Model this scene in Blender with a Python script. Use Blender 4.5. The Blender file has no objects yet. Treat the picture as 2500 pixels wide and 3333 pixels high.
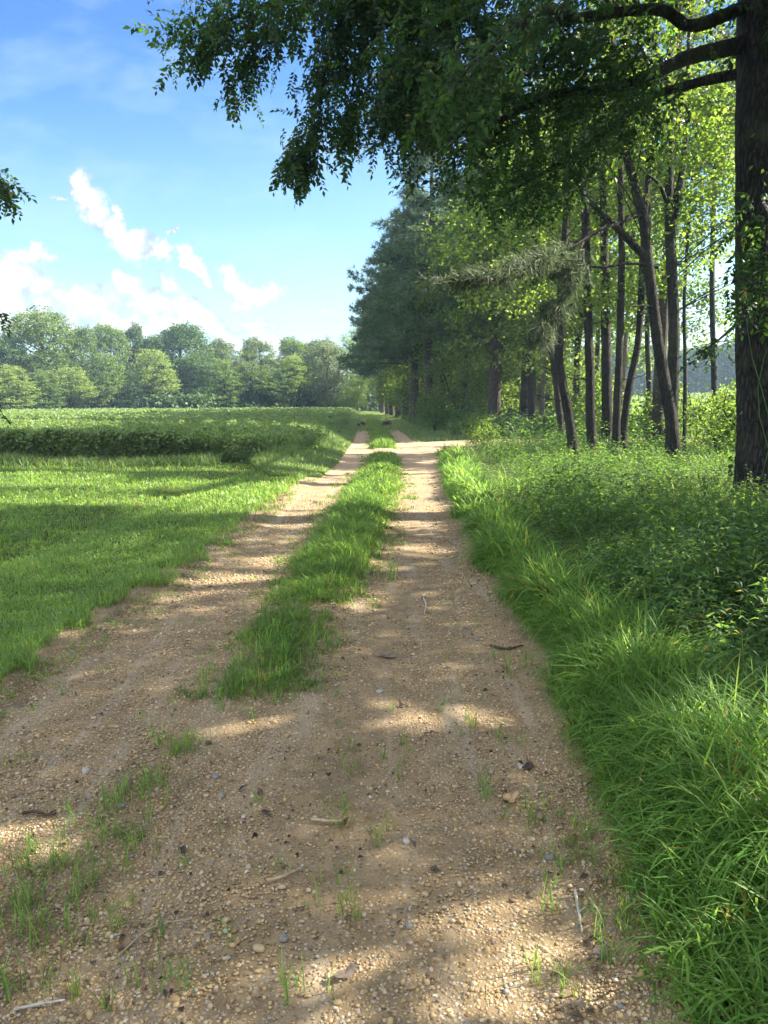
import bpy, math
import numpy as np
from math import radians as R_, sin, cos, tan, pi

# ------------------------------------------------------------------ camera, world, sun, exposure
scene = bpy.context.scene
col = scene.collection
PITCH, CAMH, FOC = R_(8.1), 1.5, 2504.0
cam = bpy.data.cameras.new("camera"); cam_o = bpy.data.objects.new("camera", cam); col.objects.link(cam_o)
cam.sensor_fit = 'HORIZONTAL'; cam.sensor_width = 36.0; cam.lens = 36.0 * FOC / 2500.0
cam.clip_start = 0.05; cam.clip_end = 5000
cam_o.location = (0, 0, CAMH); cam_o.rotation_euler = (R_(90) - PITCH, 0, 0)
scene.camera = cam_o

SUN_AZ, SUN_EL = R_(74), R_(34)               # azimuth clockwise from +Y
SUN = np.array([sin(SUN_AZ) * cos(SUN_EL), cos(SUN_AZ) * cos(SUN_EL), sin(SUN_EL)])
sun = bpy.data.lights.new("sun", 'SUN'); sun.energy = 5.0; sun.angle = R_(0.53); sun.color = (1.0, 0.90, 0.74)
sun_o = bpy.data.objects.new("sun", sun); col.objects.link(sun_o)
sun_o.rotation_euler = (R_(90) - SUN_EL, 0, pi - SUN_AZ); sun_o.location = (60, 10, 40)

scene.view_settings.view_transform = 'Standard'; scene.view_settings.look = 'None'
scene.view_settings.exposure = 2.45; scene.view_settings.gamma = 1.0
scene.view_settings.use_curve_mapping = False
scene.cycles.max_bounces = 7; scene.cycles.diffuse_bounces = 4; scene.cycles.transmission_bounces = 5
scene.cycles.glossy_bounces = 2; scene.cycles.volume_bounces = 1; scene.cycles.transparent_max_bounces = 4
scene.cycles.use_denoising = True
scene.cycles.caustics_reflective = False; scene.cycles.caustics_refractive = False

# pixel of a 1659-wide print of the photograph -> direction / point
K = 2500.0 / 1659.0
def ray(dx, dy):
    a = (dx * K - 1250.0) / FOC; b = (1666.5 - dy * K) / FOC
    return np.array([a, cos(PITCH) + b * sin(PITCH), -sin(PITCH) + b * cos(PITCH)])
def at(dx, dy, depth):
    return np.array([0, 0, CAMH]) + ray(dx, dy) * depth
def ground_at(dx, dy, z=0.0):
    d = ray(dx, dy); t = (z - CAMH) / d[2]
    return np.array([d[0] * t, d[1] * t, z])

class NT:
    """small node-tree helper"""
    def __init__(s, tree): s.t = tree; tree.nodes.clear()
    def n(s, typ, **kw):
        x = s.t.nodes.new(typ)
        for k, v in kw.items():
            if k.startswith('i_'):
                x.inputs[k[2:].replace('_', ' ')].default_value = v
            else: setattr(x, k, v)
        return x
    def l(s, a, b): s.t.links.new(a, b)
    def math(s, op, a, b=None, clamp=False):
        x = s.t.nodes.new('ShaderNodeMath'); x.operation = op; x.use_clamp = clamp
        for i, v in enumerate((a, b)):
            if v is None: continue
            if isinstance(v, (int, float)): x.inputs[i].default_value = v
            else: s.l(v, x.inputs[i])
        return x.outputs[0]
    def ramp(s, fac, stops):
        x = s.t.nodes.new('ShaderNodeValToRGB'); e = x.color_ramp.elements
        while len(e) < len(stops): e.new(0.5)
        for q, (p, c) in zip(e, stops):
            q.position = p; q.color = (c if len(c) == 4 else (*c, 1)) if not isinstance(c, float) else (c, c, c, 1)
        s.l(fac, x.inputs[0]); return x.outputs[0]
    def mix(s, fac, a, b, blend='MIX'):
        x = s.t.nodes.new('ShaderNodeMix'); x.data_type = 'RGBA'; x.blend_type = blend
        for k, v in ((0, fac), (6, a), (7, b)):
            if isinstance(v, (int, float)): x.inputs[k].default_value = v
            elif isinstance(v, tuple): x.inputs[k].default_value = v if len(v) == 4 else (*v, 1)
            else: s.l(v, x.inputs[k])
        return x.outputs[2]
    def noise(s, vec, scale, detail=4, rough=0.55, dist=0.0):
        x = s.t.nodes.new('ShaderNodeTexNoise'); x.inputs['Scale'].default_value = scale
        x.inputs['Detail'].default_value = detail; x.inputs['Roughness'].default_value = rough; x.inputs['Distortion'].default_value = dist
        if vec is not None: s.l(vec, x.inputs['Vector'])
        return x

# world: Nishita sky with clouds laid out by direction
world = bpy.data.worlds.new("World"); scene.world = world; world.use_nodes = True
SKY_STRENGTH = 0.05
def build_world():
    g = NT(world.node_tree)
    out = g.n('ShaderNodeOutputWorld'); bg = g.n('ShaderNodeBackground'); bg.inputs[1].default_value = SKY_STRENGTH
    g.l(bg.outputs[0], out.inputs[0])
    sky = g.n('ShaderNodeTexSky'); sky.sky_type = 'NISHITA'; sky.sun_disc = False
    sky.sun_elevation = SUN_EL; sky.sun_rotation = SUN_AZ
    sky.air_density = 1.0; sky.dust_density = 0.6; sky.ozone_density = 2.0
    tc = g.n('ShaderNodeTexCoord'); d = tc.outputs['Generated']
    sep = g.n('ShaderNodeSeparateXYZ'); g.l(d, sep.inputs[0])
    yy = g.math('MAXIMUM', sep.outputs[1], 0.05)
    u = g.math('DIVIDE', sep.outputs[0], yy); v = g.math('DIVIDE', sep.outputs[2], yy)
    cmb = g.n('ShaderNodeCombineXYZ'); g.l(u, cmb.inputs[0]); g.l(v, cmb.inputs[1]); p = cmb.outputs[0]
    n1 = g.noise(p, 26.0, 6, 0.6)
    def shifted(col_out, amt):
        s_ = g.n('ShaderNodeVectorMath', operation='SUBTRACT'); g.l(col_out, s_.inputs[0]); s_.inputs[1].default_value = (.5, .5, .5)
        m_ = g.n('ShaderNodeVectorMath', operation='SCALE'); g.l(s_.outputs[0], m_.inputs[0]); m_.inputs['Scale'].default_value = amt
        a_ = g.n('ShaderNodeVectorMath', operation='ADD'); g.l(p, a_.inputs[0]); g.l(m_.outputs[0], a_.inputs[1]); return a_.outputs[0]
    pw = shifted(n1.outputs['Color'], 0.075)
    acc = None
    for cx, cy, rx, ry, rot in CLOUDS:
        q = ray(cx, cy); c = (q[0] / q[1], q[2] / q[1], 0)
        k = K / FOC * 1.16
        m = g.n('ShaderNodeMapping', vector_type='TEXTURE')
        m.inputs['Location'].default_value = c; m.inputs['Rotation'].default_value = (0, 0, R_(rot)); m.inputs['Scale'].default_value = (rx * k, ry * k, 1)
        g.l(pw, m.inputs[0])
        ln = g.n('ShaderNodeVectorMath', operation='LENGTH'); g.l(m.outputs[0], ln.inputs[0])
        h = g.math('SUBTRACT', 1.0, ln.outputs['Value'])
        acc = h if acc is None else g.math('MAXIMUM', acc, h)
    n2 = g.noise(p, 60.0, 5, 0.6)
    dens = g.math('ADD', acc, g.math('MULTIPLY', g.math('SUBTRACT', n2.outputs[0], 0.5), 1.0))
    alpha = g.ramp(dens, [(0.0, 0.0), (0.26, 0.6), (0.55, 1.0)])
    shade = g.ramp(g.math('ADD', n1.outputs[0], g.math('MULTIPLY', dens, 0.22)), [(0.44, (2.1, 2.6, 3.2)), (0.54, (3.2, 3.45, 3.65)), (0.64, (4.3, 4.3, 4.3))])
    # thin veils
    mv = g.n('ShaderNodeMapping'); mv.inputs['Scale'].default_value = (3.0, 7.0, 1); mv.inputs['Rotation'].default_value = (0, 0, R_(-14)); g.l(p, mv.inputs[0])
    nv = g.noise(mv.outputs[0], 1.3, 6, 0.6, 0.1)
    veil = g.math('MULTIPLY', g.ramp(nv.outputs[0], [(0.47, 0.0), (0.78, 1.0)]), 0.5)
    tint = g.ramp(v, [(0.0, (.74, .88, 1.16)), (0.12, (.92, 1.03, 1.05)), (0.26, (.78, .96, 1.03)), (0.38, (.52, .78, 1.06)), (0.52, (.40, .66, 1.08))])
    skyc = g.mix(1.0, sky.outputs[0], tint, 'MULTIPLY')
    skyc = g.mix(veil, skyc, (3.0, 3.9, 4.4))
    c = g.mix(alpha, skyc, shade)
    # bright cloud added out of frame, overhead and behind the viewer, as fill light
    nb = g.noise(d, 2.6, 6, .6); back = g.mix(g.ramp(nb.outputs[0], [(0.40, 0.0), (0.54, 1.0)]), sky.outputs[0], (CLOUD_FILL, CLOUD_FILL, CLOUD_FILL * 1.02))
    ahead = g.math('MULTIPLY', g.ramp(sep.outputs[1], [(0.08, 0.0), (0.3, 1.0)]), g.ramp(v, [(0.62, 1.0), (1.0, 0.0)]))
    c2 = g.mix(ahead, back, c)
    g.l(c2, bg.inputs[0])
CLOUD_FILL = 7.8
CLOUDS = [  # dx, dy, rx, ry, rotation in the print
    (166, 402, 26, 28, 0), (196, 440, 46, 32, -38), (245, 482, 48, 32, -40), (280, 515, 44, 26, -40), (330, 540, 52, 22, -8), (122, 436, 20, 5, 0), (366, 503, 14, 9, 0), (262, 455, 18, 20, 0),
    (408, 556, 34, 15, -50), (440, 590, 28, 14, -52), (505, 600, 44, 22, -28), (565, 625, 66, 24, -8), (525, 655, 34, 8, 0), (72, 548, 54, 24, 6), (40, 612, 92, 40, 0), (0, 640, 60, 50, 0),
    (200, 650, 62, 34, 0), (285, 622, 40, 30, -25), (330, 655, 60, 30, -35), (360, 608, 40, 20, -30), (420, 680, 70, 34, -28), (300, 700, 130, 30, 0), (480, 715, 70, 26, -20), (590, 740, 60, 26, 0),
    (70, 690, 130, 34, 0), (700, 655, 12, 5, 0), (690, 745, 60, 14, 0), (545, 700, 50, 10, 0)]
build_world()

# ------------------------------------------------------------------ numpy mesh helpers
rng = np.random.default_rng(11)
def norm(a): return a / np.maximum(np.linalg.norm(a, axis=-1, keepdims=True), 1e-9)

def vnoise(x, y, seed=0):
    x = np.asarray(x, float); y = np.asarray(y, float)
    xi = np.floor(x).astype(np.int64); yi = np.floor(y).astype(np.int64); fx = x - xi; fy = y - yi
    fx = fx * fx * (3 - 2 * fx); fy = fy * fy * (3 - 2 * fy)
    def h(a, b):
        n = (a * 374761393 + b * 668265263 + seed * 974711) & 0x7fffffff
        n = ((n ^ (n >> 13)) * 1274126177) & 0x7fffffff
        return ((n ^ (n >> 16)) & 0xffff) / 65535.0
    return (h(xi, yi) * (1 - fx) + h(xi + 1, yi) * fx) * (1 - fy) + (h(xi, yi + 1) * (1 - fx) + h(xi + 1, yi + 1) * fx) * fy
def fbm(x, y, seed=0, o=3):
    s = 0; a = 0.5; tot = 0
    for i in range(o):
        s = s + a * vnoise(np.asarray(x) * 2 ** i, np.asarray(y) * 2 ** i, seed + i * 7); tot += a; a *= 0.5
    return s / tot

class Acc:
    """collects triangles; build() links them as one mesh object"""
    def __init__(s): s.V = []; s.F = []; s.n = 0; s.A = {}
    def add(s, V, F):
        V = np.asarray(V, float).reshape(-1, 3); F = np.asarray(F, np.int64).reshape(-1, 3)
        s.V.append(V); s.F.append(F + s.n); s.n += len(V)
    def inst(s, tmpl, pos, rot, scale):
        V, F = tmpl; k = len(pos)
        if k == 0: return
        W = np.einsum('kij,nj->kni', rot, V) * np.asarray(scale).reshape(k, 1, -1) + pos[:, None, :]
        FF = F[None] + (np.arange(k) * len(V))[:, None, None]
        s.add(W.reshape(-1, 3), FF.reshape(-1, 3))
    def mesh(s, name, smooth=False):
        V = np.concatenate(s.V); F = np.concatenate(s.F)
        me = bpy.data.meshes.new(name)
        me.vertices.add(len(V)); me.vertices.foreach_set('co', V.astype(np.float32).ravel())
        me.loops.add(F.size); me.loops.foreach_set('vertex_index', F.astype(np.int32).ravel())
        me.polygons.add(len(F)); me.polygons.foreach_set('loop_start', np.arange(0, F.size, 3, dtype=np.int32))
        me.polygons.foreach_set('use_smooth', np.full(len(F), smooth))
        me.update(calc_edges=True)
        return me
    def build(s, name, mat, parent=None, smooth=False, offset=None):
        if offset is not None: s.V = [v - np.asarray(offset) for v in s.V]
        me = s.mesh(name, smooth); me.materials.append(mat)
        return link(name, me, parent)
def link(name, me, parent=None):
    o = bpy.data.objects.new(name, me); col.objects.link(o)
    if parent is not None: o.parent = parent
    return o
def tag(o, label=None, cat=None, group=None, kind=None):
    for k, v in (('label', label), ('category', cat), ('group', group), ('kind', kind)):
        if v: o[k] = v
    return o
def empty(name, loc, label, cat, group=None):
    o = bpy.data.objects.new(name, None); col.objects.link(o); o.location = loc; o.empty_display_size = 0.2
    return tag(o, label, cat, group)
def copy_tree(root, loc, rz=0.0, scale=(1, 1, 1), label=None, group=None, mats=None):
    c = root.copy(); col.objects.link(c); c.location = loc; c.rotation_euler = (0, 0, rz); c.scale = scale
    if label: c['label'] = label
    if group: c['group'] = group
    for ch in root.children:
        d = ch.copy(); col.objects.link(d); d.parent = c
        if mats and ch.name.split('.')[0] in mats:
            d.material_slots[0].link = 'OBJECT'; d.material_slots[0].material = mats[ch.name.split('.')[0]]
    return c

def smooth_path(P, n=6):
    P = np.asarray(P, float)
    if len(P) < 3: 
        t = np.linspace(0, 1, n + 1)[:, None]; return P[0] * (1 - t) + P[-1] * t
    Q = np.vstack([2 * P[0] - P[1], P, 2 * P[-1] - P[-2]]); out = []
    for i in range(1, len(Q) - 2):
        a, b, c, d = Q[i - 1], Q[i], Q[i + 1], Q[i + 2]
        for t in np.linspace(0, 1, n, endpoint=False):
            out.append(0.5 * ((2 * b) + (-a + c) * t + (2 * a - 5 * b + 4 * c - d) * t * t + (-a + 3 * b - 3 * c + d) * t ** 3))
    out.append(P[-1]); return np.array(out)
def tube(acc, P, r, sides=8, jitter=0.0):
    P = np.asarray(P, float); n = len(P); r = np.interp(np.linspace(0, 1, n), np.linspace(0, 1, len(r)), r) if len(r) != n else np.asarray(r)
    T = norm(np.gradient(P, axis=0)); ref = np.array([0.13, 0.97, 0.2]) if abs(T[0] @ np.array([0.13, 0.97, 0.2])) < 0.9 else np.array([1., 0, 0])
    A = norm(np.cross(T, ref)); B = np.cross(T, A)
    th = np.linspace(0, 2 * pi, sides, endpoint=False)
    rr = r[:, None] * (1 + (rng.normal(0, jitter, (n, sides)) if jitter else 0))
    V = P[:, None] + rr[..., None] * (np.cos(th)[None, :, None] * A[:, None] + np.sin(th)[None, :, None] * B[:, None])
    i, j = np.meshgrid(np.arange(n - 1), np.arange(sides), indexing='ij'); j2 = (j + 1) % sides
    a, b, c, d = i * sides + j, i * sides + j2, (i + 1) * sides + j2, (i + 1) * sides + j
    F = np.concatenate([np.stack([a, b, c], -1).reshape(-1, 3), np.stack([a, c, d], -1).reshape(-1, 3)])
    tip = n * sides; V = np.vstack([V.reshape(-1, 3), P[-1]])
    last = (n - 1) * sides + np.arange(sides); cap = np.stack([last, np.roll(last, -1), np.full(sides, tip)], -1)
    acc.add(V, np.vstack([F, cap]))
def leaf_rot(k, droop=0.3, up=1.2, spread=1.0, out=None):
    Y = rng.normal(0, 1, (k, 3)) * np.array([1, 1, 0.6]) * spread + np.array([0, 0, -droop])
    if out is not None: Y = Y + out
    Y = norm(Y); Z = rng.normal(0, 0.7, (k, 3)) + np.array([0, 0, up]); Z = norm(Z - (Z * Y).sum(-1, keepdims=True) * Y)
    return np.stack([np.cross(Y, Z), Y, Z], -1)
def dir_rot(Y, roll=None):
    Y = norm(np.asarray(Y, float)); k = len(Y)
    Z = rng.normal(0, 1, (k, 3)) if roll is None else np.tile(np.array(roll, float), (k, 1)) + rng.normal(0, .25, (k, 3))
    Z = norm(Z - (Z * Y).sum(-1, keepdims=True) * Y); return np.stack([np.cross(Y, Z), Y, Z], -1)
def leaf_tmpl(L=1.0, W=0.42, fold=0.1, bend=0.12):       # five points, four faces
    V = np.array([[0, 0, 0], [W / 2, .45 * L, fold * W], [-W / 2, .45 * L, fold * W], [0, L, -bend * L], [0, .5 * L, 0]])
    return V, np.array([[0, 1, 4], [1, 3, 4], [0, 4, 2], [4, 3, 2]])
def leaf2_tmpl(L=1.0, W=0.6, fold=0.15):                  # four points, two faces, for far crowns
    V = np.array([[0, 0, 0], [W / 2, .5 * L, fold], [-W / 2, .45 * L, fold], [0, L, -.05]])
    return V, np.array([[0, 1, 3], [0, 3, 2]])
def lobed_tmpl(L=1.0):                                    # five-lobed leaf
    a = np.radians([-90, -40, -10, 20, 50, 90, 130, 160, 190, 220]); r = np.array([.05, .55, .3, .75, .38, .95, .38, .75, .3, .55]) * L * .6
    V = np.stack([np.cos(a) * r, np.sin(a) * r + .3 * L, np.abs(np.cos(a)) * r * .18], -1); V = np.vstack([V, [0, .3 * L, 0]])
    return V, np.array([[i, (i + 1) % 10, 10] for i in range(10)])
def merge(parts):
    V = []; F = []; n = 0
    for v, f in parts: V.append(v); F.append(f + n); n += len(v)
    return np.concatenate(V), np.concatenate(F)

# ------------------------------------------------------------------ materials
def new_mat(name):
    m = bpy.data.materials.new(name); m.use_nodes = True; return m, NT(m.node_tree)
def leaf_mat(name, c, t, mixf=0.42, var=0.35, rough=0.5, spec=0.3, yellow=0.0, patch=0.0):
    m, g = new_mat(name)
    out = g.n('ShaderNodeOutputMaterial'); geo = g.n('ShaderNodeNewGeometry'); oi = g.n('ShaderNodeObjectInfo')
    r = geo.outputs['Random Per Island']
    val = g.math('ADD', g.math('MULTIPLY', r, 2 * var), 1 - var)
    val = g.math('MULTIPLY', val, g.math('ADD', g.math('MULTIPLY', oi.outputs['Random'], 0.3), 0.85))
    r2 = g.math('FRACT', g.math('MULTIPLY', r, 37.7))
    pn = g.noise(geo.outputs['Position'], .9, 4, .6) if patch else None
    if patch: val = g.math('MULTIPLY', val, g.math('ADD', g.math('MULTIPLY', g.math('SUBTRACT', pn.outputs[0], .5), 3.0 * patch), 1.0))
    hue = g.math('ADD', g.math('MULTIPLY', g.math('SUBTRACT', r2, 0.5), 0.035), 0.5)
    if patch: hue = g.math('ADD', hue, g.math('MULTIPLY', g.math('SUBTRACT', pn.outputs[0], .5), -.10 * patch))
    def hsv(cc):
        h = g.n('ShaderNodeHueSaturation'); g.l(hue, h.inputs['Hue']); g.l(val, h.inputs['Value']); h.inputs['Color'].default_value = (*cc, 1)
        if yellow:
            return g.mix(g.math('GREATER_THAN', g.math('FRACT', g.math('MULTIPLY', r, 91.3)), 1 - yellow), h.outputs[0], (0.30, 0.26, 0.05))
        return h.outputs[0]
    b = g.n('ShaderNodeBsdfPrincipled'); b.inputs['Roughness'].default_value = rough; b.inputs['Specular IOR Level'].default_value = spec
    g.l(hsv(c), b.inputs['Base Color']); tr = g.n('ShaderNodeBsdfTranslucent'); g.l(hsv(t), tr.inputs[0])
    mx = g.n('ShaderNodeMixShader'); mx.inputs[0].default_value = mixf; g.l(b.outputs[0], mx.inputs[1]); g.l(tr.outputs[0], mx.inputs[2])
    g.l(mx.outputs[0], out.inputs[0]); return m
def bark_mat(name, dark, light, sx=9.0, sz=1.6, bump=0.6):
    m, g = new_mat(name); out = g.n('ShaderNodeOutputMaterial'); b = g.n('ShaderNodeBsdfPrincipled'); b.inputs['Roughness'].default_value = 0.92
    b.inputs['Specular IOR Level'].default_value = 0.15
    tc = g.n('ShaderNodeTexCoord'); mp = g.n('ShaderNodeMapping'); mp.inputs['Scale'].default_value = (sx, sx, sz); g.l(tc.outputs['Object'], mp.inputs[0])
    n0 = g.noise(mp.outputs[0], 2.0, 3, .5)
    mxv = g.n('ShaderNodeVectorMath', operation='ADD'); sc = g.n('ShaderNodeVectorMath', operation='SCALE'); sc.inputs['Scale'].default_value = .7
    g.l(n0.outputs['Color'], sc.inputs[0]); g.l(mp.outputs[0], mxv.inputs[0]); g.l(sc.outputs[0], mxv.inputs[1])
    vo = g.n('ShaderNodeTexVoronoi', feature='DISTANCE_TO_EDGE'); vo.inputs['Scale'].default_value = 2.6; g.l(mxv.outputs[0], vo.inputs['Vector'])
    n = g.noise(mp.outputs[0], 4.0, 6, .65)
    ridge = g.ramp(vo.outputs[0], [(0.0, 0.0), (0.28, 1.0)])
    h = g.math('ADD', g.math('MULTIPLY', ridge, .7), g.math('MULTIPLY', n.outputs[0], .5))
    patch = g.noise(tc.outputs['Object'], 1.1, 3, .5)
    cc = g.ramp(h, [(0.15, dark), (0.95, light)])
    cc = g.mix(g.ramp(patch.outputs[0], [(0.5, 0.0), (0.72, 0.45)]), cc, (0.12, 0.13, 0.085))
    g.l(cc, b.inputs['Base Color'])
    bp = g.n('ShaderNodeBump'); bp.inputs['Strength'].default_value = bump; bp.inputs['Distance'].default_value = 0.03; g.l(h, bp.inputs['Height']); g.l(bp.outputs[0], b.inputs['Normal'])
    g.l(b.outputs[0], out.inputs[0]); return m
M = {}
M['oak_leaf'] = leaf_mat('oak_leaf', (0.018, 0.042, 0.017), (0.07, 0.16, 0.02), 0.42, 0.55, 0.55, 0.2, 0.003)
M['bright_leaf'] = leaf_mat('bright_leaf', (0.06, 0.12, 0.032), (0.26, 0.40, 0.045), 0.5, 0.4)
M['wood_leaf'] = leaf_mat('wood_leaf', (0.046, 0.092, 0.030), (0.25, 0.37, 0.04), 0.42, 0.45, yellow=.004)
M['far_yellow'] = leaf_mat('far_yellow', (0.20, 0.28, 0.085), (0.28, 0.37, 0.06), 0.35, 0.3)
M['far_green'] = leaf_mat('far_green', (0.145, 0.225, 0.075), (0.17, 0.25, 0.03), 0.35, 0.35)
M['far_dark'] = leaf_mat('far_dark', (0.085, 0.145, 0.06), (0.09, 0.16, 0.025), 0.35, 0.35)
M['far_grey'] = leaf_mat('far_grey', (0.17, 0.22, 0.11), (0.16, 0.23, 0.07), 0.35, 0.3)
M['needle'] = leaf_mat('needle', (0.068, 0.125, 0.07), (0.11, 0.18, 0.06), 0.3, 0.45)
M['needle_near'] = leaf_mat('needle_near', (0.034, 0.054, 0.03), (0.13, 0.18, 0.08), 0.35, 0.5, 0.6, .3)
M['lawn'] = leaf_mat('lawn_blade', (0.115, 0.21, 0.045), (0.32, 0.50, 0.065), 0.42, 0.4, .42, .4, .01, .30)
M['tall'] = leaf_mat('tall_blade', (0.10, 0.195, 0.045), (0.28, 0.47, 0.065), 0.48, 0.42, .5, .2, .03, .22)
M['verge'] = leaf_mat('verge_blade', (0.11, 0.175, 0.06), (0.24, 0.37, 0.08), 0.42, 0.4, .45, .35, .05, .30)
M['dry'] = leaf_mat('dry_blade', (0.16, 0.12, 0.08), (0.14, 0.11, 0.06), 0.3, 0.5)
M['straw'] = leaf_mat('straw', (0.26, 0.23, 0.12), (0.25, 0.22, 0.10), 0.3, 0.35)
M['weed'] = leaf_mat('weed_leaf', (0.050, 0.105, 0.036), (0.20, 0.35, 0.045), 0.42, 0.45, .6, .2, .004, .30)
M['soy'] = leaf_mat('soy_leaf', (0.17, 0.25, 0.10), (0.28, 0.42, 0.08), 0.4, 0.35, .5, .3)
M['ivy'] = leaf_mat('ivy_leaf', (0.045, 0.09, 0.028), (0.14, 0.24, 0.03), 0.42, 0.4, .32, .5)
M['bark_oak'] = bark_mat('bark_oak', (0.007, 0.007, 0.007), (0.052, 0.048, 0.044), 7.0, 1.5, 1.0)
M['bark'] = bark_mat('bark_grey', (0.007, 0.007, 0.006), (0.038, 0.034, 0.029), 11.0, 2.0, .9)
M['bark_pine'] = bark_mat('bark_pine', (0.018, 0.015, 0.014), (0.10, 0.08, 0.07), 8.0, 2.2, .8)
M['bark_pale'] = bark_mat('bark_pale', (0.06, 0.052, 0.045), (0.19, 0.17, 0.145), 10.0, 2.0, .6)

def ground_mat():
    m, g = new_mat('ground_soil'); out = g.n('ShaderNodeOutputMaterial'); b = g.n('ShaderNodeBsdfPrincipled'); b.inputs['Roughness'].default_value = 1.0; b.inputs['Specular IOR Level'].default_value = .1
    geo = g.n('ShaderNodeNewGeometry'); n = g.noise(geo.outputs['Position'], 1.3, 6, .6); n2 = g.noise(geo.outputs['Position'], 28.0, 5, .7)
    c = g.ramp(n.outputs[0], [(0.35, (0.045, 0.06, 0.02)), (0.65, (0.075, 0.07, 0.035))])
    c = g.mix(g.ramp(n2.outputs[0], [(0.35, 0.0), (0.7, 0.7)]), c, (0.055, 0.085, 0.022))
    g.l(c, b.inputs['Base Color']); bp = g.n('ShaderNodeBump'); bp.inputs['Strength'].default_value = .6; bp.inputs['Distance'].default_value = .03; g.l(n2.outputs[0], bp.inputs['Height']); g.l(bp.outputs[0], b.inputs['Normal'])
    g.l(b.outputs[0], out.inputs[0]); return m
def gravel_ground_mat():
    m, g = new_mat('gravel_track'); out = g.n('ShaderNodeOutputMaterial'); b = g.n('ShaderNodeBsdfPrincipled'); b.inputs['Roughness'].default_value = .95; b.inputs['Specular IOR Level'].default_value = .2
    geo = g.n('ShaderNodeNewGeometry'); P = geo.outputs['Position']
    big = g.noise(P, 0.9, 5, .6); fine = g.noise(P, 140.0, 4, .7); mid = g.noise(P, 9.0, 5, .65)
    mp = g.n('ShaderNodeMapping'); mp.inputs['Scale'].default_value = (4.0, .30, 1); g.l(P, mp.inputs[0]); streak = g.noise(mp.outputs[0], 1.5, 6, .62)
    vo = g.n('ShaderNodeTexVoronoi'); vo.inputs['Scale'].default_value = 78.0; vo.inputs['Randomness'].default_value = 1.0; g.l(P, vo.inputs['Vector'])
    sepc = g.n('ShaderNodeSeparateColor'); g.l(vo.outputs['Color'], sepc.inputs[0])
    stones = g.ramp(sepc.outputs[0], [(0.0, (0.10, 0.073, 0.045)), (0.25, (0.26, 0.175, 0.092)), (0.5, (0.36, 0.25, 0.135)), (0.75, (0.23, 0.18, 0.12)), (0.93, (0.50, 0.43, 0.33)), (1.0, (0.22, 0.215, 0.215))])
    sand = g.ramp(mid.outputs[0], [(0.3, (0.165, 0.122, 0.070)), (0.7, (0.285, 0.215, 0.128))])
    keep = g.math('MULTIPLY', g.ramp(vo.outputs['Distance'], [(0.42, 1.0), (0.62, 0.0)]), g.ramp(sepc.outputs[1], [(0.30, 0.0), (0.34, 1.0)]))
    keep = g.math('MULTIPLY', keep, g.ramp(big.outputs[0], [(0.3, 0.25), (0.6, 1.0)]))
    c = g.mix(keep, sand, stones)
    # pale silt washed along the right wheel track, dark humus patches
    c = g.mix(g.math('MULTIPLY', g.ramp(streak.outputs[0], [(0.52, 0.0), (0.66, 1.0)]), .62), c, (0.33, 0.285, 0.22))
    hum = g.noise(P, 2.3, 5, .62)
    c = g.mix(g.math('MULTIPLY', g.ramp(hum.outputs[0], [(0.56, 0.0), (0.72, 1.0)]), .6), c, (0.10, 0.085, 0.07))
    sepp = g.n('ShaderNodeSeparateXYZ'); g.l(P, sepp.inputs[0])
    far = g.ramp(g.math('DIVIDE', sepp.outputs[1], 40.0), [(0.25, 0.0), (0.5, .75)])
    c = g.mix(far, c, (0.36, 0.265, 0.18))       # redder clay further along the lane
    c = g.mix(.5, c, g.mix(fine.outputs[0], (0.3, .3, .3), (1.5, 1.5, 1.5)), 'MULTIPLY')
    g.l(c, b.inputs['Base Color'])
    h = g.math('ADD', g.math('MULTIPLY', g.math('MULTIPLY', g.math('SUBTRACT', .65, vo.outputs['Distance']), keep), 1.2), g.math('MULTIPLY', fine.outputs[0], .35))
    bp = g.n('ShaderNodeBump'); bp.inputs['Strength'].default_value = 1.0; bp.inputs['Distance'].default_value = .011; g.l(h, bp.inputs['Height']); g.l(bp.outputs[0], b.inputs['Normal'])
    g.l(b.outputs[0], out.inputs[0]); return m
def pebble_mat():
    m, g = new_mat('pebble'); out = g.n('ShaderNodeOutputMaterial'); b = g.n('ShaderNodeBsdfPrincipled'); b.inputs['Roughness'].default_value = .7; b.inputs['Specular IOR Level'].default_value = .3
    geo = g.n('ShaderNodeNewGeometry'); c = g.ramp(geo.outputs['Random Per Island'], [(0.0, (0.11, 0.08, 0.055)), (0.2, (0.29, 0.205, 0.10)), (0.45, (0.40, 0.30, 0.155)), (0.7, (0.32, 0.255, 0.165)), (0.90, (0.40, 0.33, 0.24)), (0.96, (0.48, 0.44, 0.37)), (0.975, (0.19, 0.185, 0.185))])
    n = g.noise(geo.outputs['Position'], 120, 3, .6); c = g.mix(.35, c, g.mix(n.outputs[0], (.4, .4, .4), (1.5, 1.5, 1.5)), 'MULTIPLY')
    g.l(c, b.inputs['Base Color']); g.l(b.outputs[0], out.inputs[0]); return m
def plain_mat(name, c1, c2, scale=20.0, rough=.8):
    m, g = new_mat(name); out = g.n('ShaderNodeOutputMaterial'); b = g.n('ShaderNodeBsdfPrincipled'); b.inputs['Roughness'].default_value = rough; b.inputs['Specular IOR Level'].default_value = .25
    tc = g.n('ShaderNodeTexCoord'); n = g.noise(tc.outputs['Object'], scale, 5, .6); g.l(g.ramp(n.outputs[0], [(0.35, c1), (0.65, c2)]), b.inputs['Base Color'])
    bp = g.n('ShaderNodeBump'); bp.inputs['Strength'].default_value = .4; bp.inputs['Distance'].default_value = .01; g.l(n.outputs[0], bp.inputs['Height']); g.l(bp.outputs[0], b.inputs['Normal'])
    g.l(b.outputs[0], out.inputs[0]); return m
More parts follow.
